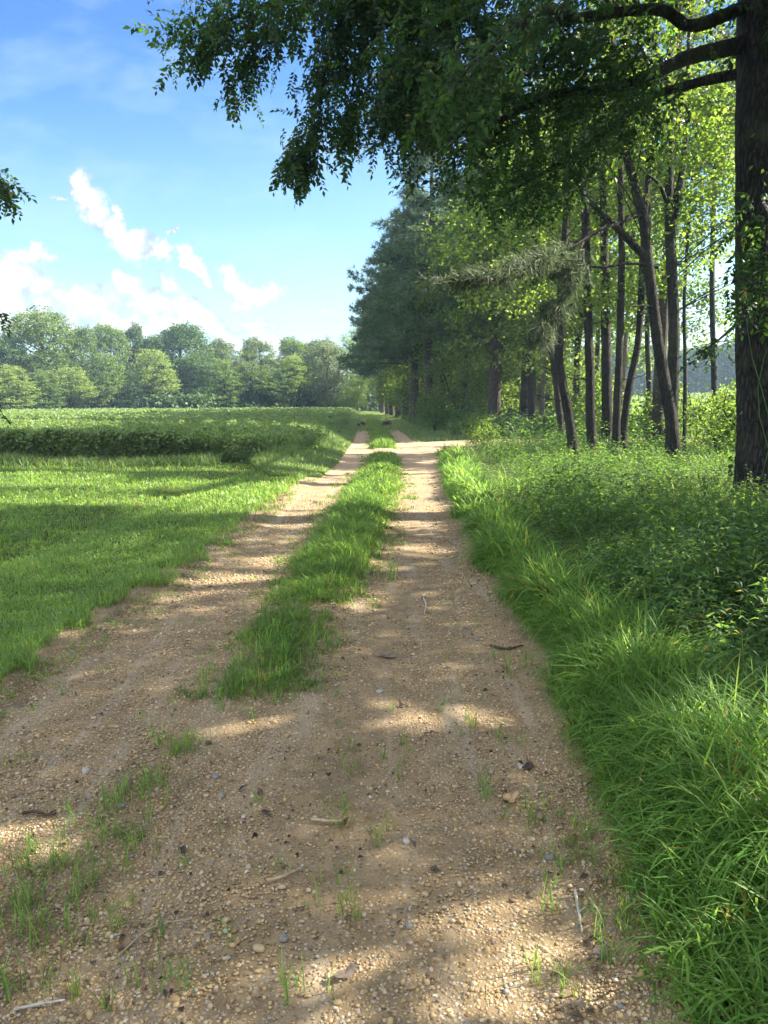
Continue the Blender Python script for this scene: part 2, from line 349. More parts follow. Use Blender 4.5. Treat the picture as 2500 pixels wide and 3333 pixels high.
M['ground'] = ground_mat(); M['track'] = gravel_ground_mat(); M['pebble'] = pebble_mat()

# ------------------------------------------------------------------ lie of the land
def I(y, t): return np.interp(y, [a for a, _ in t], [b for _, b in t])
LT = [(-8, -2.5), (1.5, -2.35), (4, -2.05), (8, -1.72), (13, -1.55), (19, -1.3), (30, -1.35), (44, -1.62), (107, -3.3), (140, -5)]
RT = [(-8, .6), (1.7, .78), (4.57, .9), (10.8, 1.03), (20.7, 1.4), (30, 1.1), (35, 1.02), (44, .66), (107, -.9), (140, -2.6)]
ML = [(-8, -1.3), (2, -1.25), (5.5, -.93), (8.8, -.85), (13, -.71), (19.2, -.46), (25, -.42), (33, -.55), (44, -.95), (107, -2.5), (140, -4.2)]
MR = [(-8, -.7), (2, -.6), (5.5, -.23), (8.8, .03), (13, .32), (21.6, .42), (33, .36), (44, .15), (107, -1.6), (140, -3.3)]
def Lx(y): return I(y, LT)
def Rx(y): return I(y, RT)
def H(x, y):
    x = np.asarray(x, float); y = np.asarray(y, float)
    z = 0.05 * (fbm(x * .25, y * .25, 3) - .5)
    inside = np.clip(np.minimum(x - Lx(y), Rx(y) - x) / .25, -1, 1)
    z = z + np.where(inside > 0, -.035 * inside, 0)
    md = np.clip(np.minimum(x - I(y, ML), I(y, MR) - x) / .2, 0, 1); z = z + .045 * md * np.clip((y - 4.0) / 3, 0, 1)
    z = z + .07 * np.clip((x - Rx(y) - .2) / 3.0, 0, 1) * np.clip((24 - y) / 4, 0, 1)
    z = z + .06 * np.clip((x - 12), 0, 400)
    z = z - .07 * np.exp(-((x - Lx(y) + 1.9) / .35) ** 2) * np.clip((19 - y) / 4, 0, 1)       # old wheel mark in the lawn
    return z
def build_ground():
    geo = lambda a, b, n: np.geomspace(a, b, n)
    xs = np.concatenate([-geo(4, 460, 60)[::-1], np.linspace(-3.9, 3.9, 150), geo(4, 460, 60)])
    ys = np.concatenate([-geo(1.2, 120, 24)[::-1], np.linspace(-1, 24, 190), geo(24.3, 550, 110)])
    X, Y = np.meshgrid(xs, ys); Z = H(np.clip(X, -1e9, 70), Y); nx = len(xs)
    i, j = np.meshgrid(np.arange(len(ys) - 1), np.arange(nx - 1), indexing='ij'); a = i * nx + j
    F = np.concatenate([np.stack([a, a + 1, a + nx + 1], -1).reshape(-1, 3), np.stack([a, a + nx + 1, a + nx], -1).reshape(-1, 3)])
    A = Acc(); A.add(np.stack([X, Y, Z], -1), F); o = A.build('ground', M['ground'], smooth=True); tag(o, kind='structure')
    # the two-wheel track, a sheet over the ground
    ys = np.concatenate([np.linspace(-7, 12, 230), np.geomspace(12.1, 125, 170)]); n = 46
    lj = (fbm(ys * 1.3, ys * 0 + 3, 5) - .5) * .28; rj = (fbm(ys * 1.3, ys * 0 + 9, 8) - .5) * .28
    t = np.linspace(0, 1, n)[None]
    X = (Lx(ys) - .30 + lj)[:, None] * (1 - t) + (Rx(ys) + .42 + rj)[:, None] * t; Y = np.repeat(ys[:, None], n, 1)
    edge = np.minimum(t, 1 - t)
    Z = H(X, Y) + np.where(edge < .01, -.012, .014) + .012 * (fbm(X * 5, Y * 5, 12) - .5) * np.clip(edge * 12, 0, 1)
    i, j = np.meshgrid(np.arange(len(ys) - 1), np.arange(n - 1), indexing='ij'); a = i * n + j
    F = np.concatenate([np.stack([a, a + 1, a + n + 1], -1).reshape(-1, 3), np.stack([a, a + n + 1, a + n], -1).reshape(-1, 3)])
    A = Acc(); A.add(np.stack([X, Y, Z], -1), F); tag(A.build('dirt_track', M['track'], smooth=True), kind='structure')
    # side track turning off through the trees
    sN = [(.0, 21.6), (1.3, 21.2), (2.0, 23.4), (3.5, 25.2), (8, 26.6), (14, 27.5), (26, 29)]; sF = [(0., 30.5), (1.2, 29.4), (2.0, 30.3), (3.7, 31.6), (8, 32.3), (14, 33), (26, 34)]
    a_ = smooth_path([(x, y, 0) for x, y in sN], 10); b_ = smooth_path([(x, y, 0) for x, y in sF], 10); n = 14; t = np.linspace(0, 1, n)[None, :, None]
    G = a_[:, None] * (1 - t) + b_[:, None] * t; G[..., 2] = H(G[..., 0], G[..., 1]) + .022
    G[:, 0, 2] -= .03; G[:, -1, 2] -= .03; G[0, :, 2] -= .02
    m_ = len(G); i, j = np.meshgrid(np.arange(m_ - 1), np.arange(n - 1), indexing='ij'); a = i * n + j
    F = np.concatenate([np.stack([a, a + n + 1, a + 1], -1).reshape(-1, 3), np.stack([a, a + n, a + n + 1], -1).reshape(-1, 3)])
    A = Acc(); A.add(G, F); tag(A.build('side_track', M['track'], smooth=True), kind='structure')
build_ground()
def side_track(x, y):
    return (x > 1.2) & (y > np.interp(x, [1.3, 2, 3.5, 8, 14, 26], [21.2, 23.4, 25.2, 26.6, 27.5, 29])) & (y < np.interp(x, [1.2, 2, 3.7, 8, 14, 26], [29.4, 30.3, 31.6, 32.3, 33, 34]))

# ------------------------------------------------------------------ where sun gets through the crowns
LIT = []
for cx, cy, rx, ry in [(70, 1745, 235, 74), (40, 1838, 165, 48), (540, 1565, 75, 26), (880, 1505, 55, 38), (970, 1545, 150, 36), (1085, 1612, 125, 56), 
                       (850, 1440, 90, 16), (530, 1252, 95, 22), (600, 1205, 55, 14), (900, 1182, 70, 9), (890, 1132, 90, 8), (930, 1085, 80, 8),
                       (1400, 1505, 90, 45), (1230, 1520, 60, 38), (360, 1075, 130, 14), (90, 1030, 200, 8), (330, 1010, 300, 9), (100, 1040, 170, 10), (390, 1076, 120, 16), (120, 1092, 110, 9), (620, 1045, 60, 8), (1480, 1790, 120, 70), (1560, 1985, 90, 80),
                       (1350, 1690, 80, 60), (1240, 1740, 60, 40)]:
    c = ground_at(cx, cy); e1 = ground_at(cx + rx, cy); e2 = ground_at(cx, cy - ry); e3 = ground_at(cx, cy + ry)
    LIT.append((c[0], (e2[1] + e3[1]) / 2, abs(e1[0] - c[0]), abs(e2[1] - e3[1]) / 2))
def lit_mask(P):
    """True where a leaf at P would shade a spot the photograph shows sunlit"""
    g = P[:, :2] - SUN[:2] / SUN[2] * (P[:, 2:3] - 0.05)
    x, y = g[:, 0], g[:, 1]; w = (fbm(x * 3, y * 3, 21) - .5) * .8
    m = np.zeros(len(P), bool)
    for cx, cy, rx, ry in LIT: m |= ((x - cx) / rx) ** 2 + ((y - cy) / ry) ** 2 < 1.05 + w
    band = fbm(x * .22 + 5, y * .9, 33)
    m |= (y > 13.5) & (y < np.where(x < -2.5, 18.4, 40)) & (x < 12) & (band > np.where(x < -4, .49, .49))
    m |= (y > 12) & (y < 24) & (x > 1.5) & (fbm(x * .8, y * .8, 35) > .43)
    return m

# ------------------------------------------------------------------ crowns
def clump_leaves(A, centers, rad, n_each, size, tmpl, flat=.7, up=1.2, droop=.3, lit=False):
    k = len(centers); P = np.repeat(centers, n_each, 0)
    P = P + rng.normal(0, 1, P.shape) * np.repeat(np.asarray(rad).reshape(-1, 1) * np.ones((k, 1)), n_each, 0) * np.array([1, 1, flat]) * .55
    if lit: P = P[~lit_mask(P)]
    A.inst(tmpl, P, leaf_rot(len(P), droop, up), (size * rng.uniform(.7, 1.3, len(P)))[:, None])
def in_blobs(blobs, n, shell=.55):
    w = np.array([b[3] * b[4] * b[5] for b in blobs]) ** .75; idx = rng.choice(len(blobs), n, p=w / w.sum())
    B = np.array(blobs)[idx]; d = norm(rng.normal(0, 1, (n, 3))); r = shell + (1 - shell) * rng.random(n) ** .6
    return B[:, :3] + d * B[:, 3:] * r[:, None]
def limb_net(A, trunk_pts, centers, r0, n, sides=5):
    """thin limbs from the stem to clump centres"""
    for c in centers[rng.choice(len(centers), min(n, len(centers)), replace=False)]:
        hz = np.clip(c[2] - np.linalg.norm(c[:2] - trunk_pts[-1][:2]) * .55, trunk_pts[0][2] * .7 + trunk_pts[-1][2] * .3, trunk_pts[-1][2] - .2)
        i = np.argmin(np.abs(trunk_pts[:, 2] - hz)); s = trunk_pts[i]; m_ = s * .5 + c * .5 + np.array([0, 0, .06 * np.linalg.norm(c - s)]) + rng.normal(0, .12, 3)
        L = np.linalg.norm(c - s); tube(A, smooth_path([s, m_, c], 4), [r0 * min(1, .35 + L * .12), r0 * .2], sides)
def tree_proto(name, label, cat, h, blobs, n_cl, n_each, cl_r, leaf, bark='bark', lmat='far_green', r0=.2, tmpl=None, limbs=30, base=.05, stems=1, up=1.2, droop=.3, flat=.7, group=None, shell=.5):
    root = empty(name, (0, 0, 0), label, cat, group); T = Acc(); C = Acc()
    cen = in_blobs(blobs, n_cl, shell)
    for s in range(stems):
        a = rng.uniform(0, 2 * pi); sp = .35 * (stems > 1) * min(1, h / 8)
        P = smooth_path([(sp * cos(a) * .4, sp * sin(a) * .4, -.15), (sp * cos(a) * 2 + rng.normal(0, .05), sp * sin(a) * 2, h * .3), (rng.normal(0, .15) + sp * cos(a) * 4, rng.normal(0, .15) + sp * sin(a) * 4, h * .6), (rng.normal(0, .2) + sp * cos(a) * 5, sp * sin(a) * 5, h * .92)], 6)
        tube(T, P, [r0 * 1.35, r0, r0 * .9, r0 * .7, r0 * .45, r0 * .1], 8, .05); limb_net(T, P, cen, r0 * .5, limbs // stems)
    clump_leaves(C, cen, cl_r, n_each, leaf, tmpl or leaf2_tmpl(), flat, up, droop)
    T.build('trunk', M[bark], root, True); C.build('crown', M[lmat], root); return root

# ------------------------------------------------------------------ templates of twigs, tufts, weeds
def place_leaf(t, p, Y, up=(0, 0, 1), s=1.0):
    Y = np.asarray(Y, float); Y = Y / np.linalg.norm(Y); Z = np.asarray(up, float) + rng.normal(0, .35, 3); Z = Z - (Z @ Y) * Y; Z /= np.linalg.norm(Z)
    Rm = np.stack([np.cross(Y, Z), Y, Z], -1); return (t[0] * s) @ Rm.T + p, t[1]
def stick(p, q, w):
    p = np.asarray(p, float); q = np.asarray(q, float); d = q - p; a = np.cross(d, [.3, .2, .9]); a = a / np.linalg.norm(a) * w; b = np.cross(d, a); b = b / np.linalg.norm(b) * w
    V = np.array([p + a, p - .5 * a + .87 * b, p - .5 * a - .87 * b, q]); return V, np.array([[0, 1, 3], [1, 2, 3], [2, 0, 3]])
def spray_tmpl(L=.42, n=16, leaf=.085, w=.42, sag=.22):
    parts = []; c = lambda t: np.array([.04 * sin(5 * t) * L, t * L, -sag * t * t * L])
    for a, b in zip(np.linspace(0, 1, 5)[:-1], np.linspace(0, 1, 5)[1:]): parts.append(stick(c(a), c(b), .003))
    lt = leaf_tmpl(1, w, .12, .15)
    for i in range(n):
        t = .12 + .86 * i / (n - 1); sd = 1 if i % 2 else -1
        Y = np.array([sd * rng.uniform(.5, 1.2), rng.uniform(.1, 1.0), rng.uniform(-.6, .45)])
        if i == n - 1: Y = np.array([0, 1, -.3])
        parts.append(place_leaf(lt, c(t), Y, s=leaf * rng.uniform(.65, 1.15)))
    return merge(parts)
def tuft_tmpl(n=16, L=.22, w=.012, cone=.9, spread=1.0):
    parts = []
    for i in range(n):
        d = norm(np.array([rng.normal(0, cone), rng.uniform(.1, 1.0) * spread, rng.normal(0, cone)])); p = np.array([0, rng.uniform(-.08, .1), 0]); l = L * rng.uniform(.7, 1.15)
        s = norm(np.cross(d, rng.normal(0, 1, 3))) * w * .5; tip = p + d * l + np.array([0, 0, -.1 * l])
        V = np.array([p + s, p - s, tip]); parts.append((V, np.array([[0, 1, 2]])))
    return merge(parts)
def weed_tmpl(h=.5, n=15, leaf=.085, w=.26, lean=.15):
    parts = []; a0 = rng.uniform(0, 6.28); c = lambda t: np.array([lean * h * t * t * cos(a0), lean * h * t * t * sin(a0), h * t])
    for a, b in zip(np.linspace(0, 1, 4)[:-1], np.linspace(0, 1, 4)[1:]): parts.append(stick(c(a), c(b), .004 * (1.2 - a)))
    lt = leaf_tmpl(1, w, .1, .3)
    for i in range(n):
        t = .15 + .83 * i / (n - 1); a = i * 2.4 + rng.normal(0, .4); Y = np.array([cos(a), sin(a), rng.uniform(-.25, .55)])
        parts.append(place_leaf(lt, c(t), Y, s=leaf * rng.uniform(.7, 1.2) * (1.15 - .5 * t)))
    return merge(parts)

def blades(A, P, h, w, lean, segs=3, az=None):
    """curved grass blades, vectorised"""
    k = len(P); az = rng.uniform(0, 2 * pi, k) if az is None else az; d = np.stack([np.cos(az), np.sin(az), np.zeros(k)], -1); s = np.stack([-np.sin(az), np.cos(az), np.zeros(k)], -1)
    tw = rng.uniform(-.6, .6, k); s = s * np.cos(tw)[:, None] + d * np.sin(tw)[:, None]
    V = []
    for i in range(segs + 1):
        t = i / segs; ang = lean * t ** 1.5
        c = P + d * (h * t * np.sin(ang))[:, None] + np.array([0, 0, 1.]) * (h * t * np.cos(ang * .85))[:, None]
        if i == segs: V.append(c)
        else:
            ww = (w * .5 * (1 - .55 * t * t) * (.75 + .5 * min(t * 3, .5)))[:, None]; V += [c + s * ww, c - s * ww]
    V = np.stack(V, 1); nv = V.shape[1]; F = []
    for i in range(segs - 1): F += [[2 * i, 2 * i + 1, 2 * i + 3], [2 * i, 2 * i + 3, 2 * i + 2]]
    F.append([2 * segs - 2, 2 * segs - 1, 2 * segs]); F = np.array(F)
    A.add(V.reshape(-1, 3), (F[None] + (np.arange(k) * nv)[:, None, None]).reshape(-1, 3))
def tufts(A, cx, cy, k, spread, h, w, lean=(.15, 1.3), segs=4):
    """clumps of blades that fan out from their own crown"""
    n = len(cx); m = n * k; a = rng.uniform(0, 2 * pi, m); r = np.sqrt(rng.random(m)) * np.repeat(spread, k); X = np.repeat(cx, k) + np.cos(a) * r; Y = np.repeat(cy, k) + np.sin(a) * r
    q = r / np.maximum(np.repeat(spread, k), 1e-6); ln = lean[0] + (lean[1] - lean[0]) * np.clip(q * .7 + rng.random(m) * .5, 0, 1.2)
    blades(A, with_z(X, Y), np.repeat(h, k) * rng.uniform(.45, 1.15, m), np.repeat(w, k) * rng.uniform(.6, 1.3, m), ln, segs, a + rng.normal(0, .5, m))
def persp_y(n, a, b, p=1.0):
    """distances with a density that falls with distance"""
    u = rng.random(n)
    if abs(p - 1) < 1e-6: return a * (b / a) ** u
    return (a ** (1 - p) + u * (b ** (1 - p) - a ** (1 - p))) ** (1 / (1 - p))
def with_z(x, y, dz=0): return np.stack([x, y, H(x, y) + dz], -1)

# ------------------------------------------------------------------ grass, weeds, crops (uncountable)
def build_lawn():
    A = Acc(); n = 170000; y = persp_y(n, 2.6, 23, 1.15); x0 = -.62 * y - 2.0; x = x0 + rng.random(n) * (Lx(y) + .2 - x0)
    e = Lx(y) - x; edge = fbm(x * 2.2, y * 2.2, 41) * .5 - .18 + .45 * (fbm(x * 6, y * 6, 44) - .5)
    keep = (e > edge) & (rng.random(n) < .45 + .9 * fbm(x * 3, y * 3, 42)); x, y, e = x[keep], y[keep], e[keep]
    s = np.clip(y / 5, .8, 3.0); hgt = (.030 + .045 * fbm(x * 1.1, y * 1.1, 43) + .06 * np.exp(-(e / .35) ** 2)) * rng.uniform(.6, 1.35, len(x)) * (1 + .10 * s)
    blades(A, with_z(x, y), hgt, .0055 * s ** .85 * rng.uniform(.7, 1.3, len(x)), rng.uniform(.2, 1.5, len(x)), 3)
    # longer tufts dotted through it
    m = 450; ty = persp_y(m, 3, 20, 1.0); tx = -.6 * ty - 1.5 + rng.random(m) * (Lx(ty) - .1 + .6 * ty + 1.5); k = 16
    X = np.repeat(tx, k) + rng.normal(0, .045, m * k); Y = np.repeat(ty, k) + rng.normal(0, .045, m * k)
    blades(A, with_z(X, Y), rng.uniform(.06, .13, m * k), .006 * np.clip(Y / 6, 1, 2.5), rng.uniform(.3, 1.5, m * k), 3)
    m = 260; ty = persp_y(m, 3.2, 20, 1.2); tx = Lx(ty) + .02 + np.abs(rng.normal(0, .11, m)) * (.5 + fbm(ty * 1.5, ty * 0, 45)); tufts(A, tx, ty, 10, .03 * np.clip(ty / 6, 1, 2), rng.uniform(.03, .10, m), .0055 * np.clip(ty / 6, 1, 2.5), (.4, 1.6), 3)
    # clover-like broad leaves
    q = 9000; y = persp_y(q, 2.8, 14, 1.3); x = Lx(y) - .25 - rng.random(q) * (.6 * y); P = with_z(x, y, 0); P[:, 2] += rng.uniform(.02, .075, q)
    A.inst(leaf_tmpl(1, .6, .1, .1), P, leaf_rot(q, .1, 2.0), (rng.uniform(.02, .04, q) * np.clip(y / 6, 1, 2))[:, None])
    tag(A.build('lawn_grass', M['lawn']), 'short mown grass carpet between the dirt track and the bean field', 'grass', kind='stuff')
build_lawn()

def build_median():
    A = Acc()
    def strip(n, ya, yb, p, frac, hmin, hmax, taper):
        y = persp_y(n, ya, yb, p); a, b = I(y, ML), I(y, MR); t = rng.random(n); x = a + (b - a) * t + rng.normal(0, .05, n)
        cl = fbm(x * 2.6, y * 2.0, 58); near = np.clip((y - taper) / 4.5, 0, 1); edge = 1 - np.abs(2 * t - 1)
        keep = (.2 + cl * .62 > .55 - .27 * near) & (rng.random(n) < np.clip(edge * 3 + .12, 0, 1) * frac); x, y, t, cl = x[keep], y[keep], t[keep], cl[keep]
        g = np.clip((cl - .3) * 2, .2, 1) * (.45 + .55 * np.clip((y - 4) / 3, 0, 1)); s = np.clip(y / 6, .85, 3.5)
        h = (hmin + (hmax - hmin) * g) * rng.uniform(.55, 1.2, len(x))
        blades(A, with_z(x, y), h, .0068 * s ** .9 * rng.uniform(.7, 1.3, len(x)), rng.uniform(.15, 1.35, len(x)), 3)
    strip(15000, 3.9, 21.8, 1.35, 1.0, .05, .17, 4.4); strip(12000, 25.0, 120, 1.5, 1.0, .10, .28, 24.0)
    for n, ya, yb, p, t0 in ((2300, 3.8, 21.7, 1.3, 4.3), (1300, 24.8, 110, 1.5, 23.5)):
        y = persp_y(n, ya, yb, p); a, b = I(y, ML), I(y, MR); t = .5 + np.clip(rng.normal(0, .32, n), -.72, .72); x = a + (b - a) * t; cl = fbm(x * 2.2, y * 1.6, 58); near = np.clip((y - t0) / 4.5, 0, 1)
        keep = .25 + cl * .55 + .16 * rng.normal(0, 1, n) > .62 - .30 * near; x, y, t, cl, near = x[keep], y[keep], t[keep], cl[keep], near[keep]; s = np.clip(y / 6, .85, 3.0); c = 1 - np.abs(2 * t - 1)
        tufts(A, x, y, 17, .045 * s ** .7, (.07 + .15 * np.clip(c * 1.4, 0, 1) * (.4 + cl)) * (.6 + .4 * near) * rng.uniform(.6, 1.25, len(x)), .0072 * s ** .85, (.15, 1.35))
    tag(A.build('median_grass', M['tall']), 'bright grass ridge growing between the two wheel ruts', 'grass', kind='stuff')
build_median()

def build_track_weeds():
    """thin seedlings, dry wisps on the near gravel"""
    A = Acc(); D = Acc(); W = Acc()
    spots = [(60, 1960, 260, 130, 60), (120, 1870, 200, 90, 34), (250, 1790, 110, 70, 26), (330, 1700, 90, 50, 22), (400, 1610, 110, 40, 22), (520, 1480, 150, 60, 34), (610, 1430, 110, 60, 36),
             (745, 1950, 60, 60, 7), (735, 1740, 50, 60, 5), (860, 1620, 40, 50, 5), (1040, 1690, 30, 40, 5), (1010, 1560, 50, 40, 5), (1090, 1590, 40, 30, 4), (1150, 1760, 60, 60, 9), (830, 1800, 50, 50, 3), (1150, 2080, 50, 50, 3), (1250, 2140, 40, 50, 4),
             (420, 2100, 120, 60, 6), (600, 2120, 90, 60, 4), (1230, 1850, 90, 110, 24), (1330, 1990, 90, 90, 16), (1120, 1420, 60, 40, 8), (780, 1230, 90, 60, 16), (700, 1390, 60, 40, 12), (100, 2150, 130, 50, 10), (740, 1640, 70, 40, 6)]
    for cx, cy, rx, ry, n in spots:
        for i in range(n):
            c = ground_at(cx + rng.normal(0, .45) * rx, cy + rng.normal(0, .45) * ry)
            k = rng.integers(4, 9); s = max(.7, c[1] / 4.5); x = c[0] + rng.normal(0, .016, k) * s; y = c[1] + rng.normal(0, .016, k) * s
            blades(A, with_z(x, y, .005), rng.uniform(.05, .17, k) * min(s, 1.5), .0045 * rng.uniform(.8, 1.4, k) * s, rng.uniform(.1, 1.0, k), 4)
            if rng.random() < .45:
                k = 14; x = c[0] + rng.normal(0, .06, k) * s; y = c[1] + rng.normal(0, .06, k) * s
                blades(D, with_z(x, y, .014), rng.uniform(.04, .11, k), .0022 * np.ones(k) * s, rng.uniform(1.2, 1.6, k), 2)
    m = 90; y = persp_y(m, 1.8, 18, 1.4); x = Lx(y) + (Rx(y) - Lx(y)) * rng.random(m)
    for a, b in zip(x, y):
        k = 6; X = a + rng.normal(0, .02, k); Y = b + rng.normal(0, .02, k)
        blades(A, with_z(X, Y, .005), rng.uniform(.03, .09, k), .004 * np.ones(k) * max(1, b / 5), rng.uniform(.2, 1.2, k), 3)
    m = 500; y = persp_y(m, 1.7, 16, 1.5); x = Lx(y) + (Rx(y) - Lx(y)) * rng.random(m)
    blades(D, with_z(x, y, .016), rng.uniform(.03, .12, m), .0022 * np.clip(y / 4, 1, 3), rng.uniform(1.35, 1.62, m), 2)
    # brown wispy fringe along the left edge
    m = 16; y = persp_y(m, 3.6, 15, 1.0); 
    for b in y:
        k = 7; X = Lx(b) + rng.normal(.02, .08, k); Y = b + rng.normal(0, .16, k); tufts(D, X, Y, 12, .05 * np.ones(k), rng.uniform(.05, .13, k), .0028 * np.ones(k) * max(1, b / 5), (.3, 1.5), 3)
    tag(A.build('sparse_grass', M['tall']), 'thin green grass seedlings scattered over the near gravel', 'grass', kind='stuff')
    tag(D.build('dry_grass', M['dry']), 'brown dead grass wisps along the track edge and gravel', 'dry grass', kind='stuff')
build_track_weeds()

def right_region(n, a, b, p, off0, wide):
    y = persp_y(n, a, b, p); x = Rx(y) + off0 + rng.random(n) * wide(y); return x, y
def build_tall_grass():
    A = Acc(); n = 26000; y = persp_y(n, 1.5, 23, 1.5); wdt = np.interp(y, [1.5, 3.0, 5, 10, 23], [1.15, .75, .42, .42, .8]); u = rng.random(n) ** .85; jt = fbm(y * 1.6, y * 0, 61) - .5
    x = Rx(y) - .02 + u * wdt + .26 * jt + .14 * (fbm(y * 5, y * 0 + 4, 69) - .5)
    keep = ~side_track(x, y) & (rng.random(n) < .15 + 1.15 * fbm(x * 2.8, y * 2.8, 62)) & (rng.random(n) < .25 + u * 5); x, y, u = x[keep], y[keep], u[keep]
    s = np.clip(y / 4.0, .9, 3.5); h = (.09 + .27 * np.clip(u * 2.4, 0, 1) * (.35 + .9 * fbm(x * 2.2, y * 2.2, 63))) * rng.uniform(.5, 1.3, len(x))
    az = rng.normal(pi * .95, 1.6, len(x))
    blades(A, with_z(x, y), h, .0084 * s ** .9 * rng.uniform(.5, 1.35, len(x)), rng.uniform(.25, 1.9, len(x)), 5, az)
    m = 1500; y = persp_y(m, 1.6, 22, 1.4); u = rng.random(m); x = Rx(y) + .02 + (u ** .8) * np.interp(y, [1.5, 3.0, 5, 10, 22], [1.15, .8, .45, .45, .9]) + .22 * (fbm(y * 1.6, y * 0, 61) - .5); q = ~side_track(x, y); x, y, u = x[q], y[q], u[q]; s = np.clip(y / 4, .9, 3.2)
    tufts(A, x, y, 16, .04 * s ** .7, (.14 + .30 * np.clip(u * 2.2, .1, 1) * (.35 + .9 * fbm(x * 2.2, y * 2.2, 63))) * rng.uniform(.6, 1.2, len(x)), .0095 * s ** .85, (.1, 1.55), 5)
    # behind: grass among the weeds
    n = 13000; x, y = right_region(n, 2.4, 24, 1.3, .7, lambda y: np.minimum(10, .5 * y + 2)); keep = ~side_track(x, y) & (fbm(x * .9, y * .9, 64) > .54); x, y = x[keep], y[keep]; s = np.clip(y / 5, .9, 3.5)
    blades(A, with_z(x, y), (.15 + .40 * fbm(x * .7, y * .7, 65)) * rng.uniform(.6, 1.2, len(x)), .007 * s ** .9, rng.uniform(.2, 1.6, len(x)), 4)
    S = Acc(); m = 260; y = persp_y(m, 2.4, 16, 1.2); x = Rx(y) + .3 + rng.random(m) * np.minimum(5, .4 * y + .6); blades(S, with_z(x, y), rng.uniform(.25, .6, m), .0022 * np.clip(y / 4, 1, 3), rng.uniform(.5, 1.6, m), 6)
    c = ground_at(1400, 1505); k = 60; tufts(S, c[0] + rng.normal(0, .22, k), c[1] + rng.normal(0, .22, k), 14, .06 * np.ones(k), rng.uniform(.08, .2, k), .0045 * np.ones(k), (.6, 1.6), 3)
    tag(S.build('dry_stalks', M['straw']), 'pale dry stalks and seed heads standing among the green roadside weeds', 'dry grass', kind='stuff')
    tag(A.build('tall_grass', M['tall']), 'long arching bright green grass along the right edge of the track', 'grass', kind='stuff')
    # verge along the crop and beyond the crossing
    B = Acc(); n = 60000; y = persp_y(n, 15.5, 120, 1.5); t = rng.random(n); x = Lx(y) + .15 - t * np.interp(y, [15, 18, 24, 44, 107], [.8, 1.9, 2.1, 2.0, 1.8])
    s = np.clip(y / 6, 1, 7); h = (.08 + .72 * np.clip(t * 1.7, 0, 1) * (.30 + .9 * fbm(x * .8, y * .45, 66)) * np.clip((y - 15) / 6, .2, 1)) * rng.uniform(.6, 1.2, n)
    blades(B, with_z(x, y), h, .0062 * s ** .9, rng.uniform(.15, 1.3, n), 3)
    n = 26000; y = persp_y(n, 29.5, 120, 1.6); t = rng.random(n); x = Rx(y) + t * np.interp(y, [29, 44, 107], [5, 3.2, 2.4]); keep = ~side_track(x, y); x, y, t = x[keep], y[keep], t[keep]
    s = np.clip(y / 6, 1, 7); blades(B, with_z(x, y), (.1 + .5 * t * fbm(x * .8, y * .5, 67) * 1.5) * rng.uniform(.6, 1.2, len(x)), .0062 * s ** .9, rng.uniform(.15, 1.3, len(x)), 3)
    n = 26000; y = persp_y(n, 38, 125, 1.3); x = Lx(y) + (Rx(y) - Lx(y)) * rng.random(n); q = rng.random(n) < np.clip((y - 40) / 9, 0, 1) * (.25 + .95 * fbm(x * 1.5, y * .25, 77)); x, y = x[q], y[q]; s = np.clip(y / 6, 1, 8)
    blades(B, with_z(x, y), rng.uniform(.05, .24, len(x)), .0062 * s ** .9, rng.uniform(.2, 1.4, len(x)), 3)
    # fringe in front of the crop
    n = 14000; x = -14 + rng.random(n) * 10; y = 18.6 + rng.normal(0, .45, n) + .03 * (x + 10); blades(B, with_z(x, y), rng.uniform(.08, .38, n) * (.4 + .9 * fbm(x * .9, y, 68)), .016 * np.ones(n), rng.uniform(.15, 1.3, n), 3)
    tag(B.build('verge_grass', M['verge']), 'uncut verge grass between the bean field and the far track', 'grass', kind='stuff')
build_tall_grass()

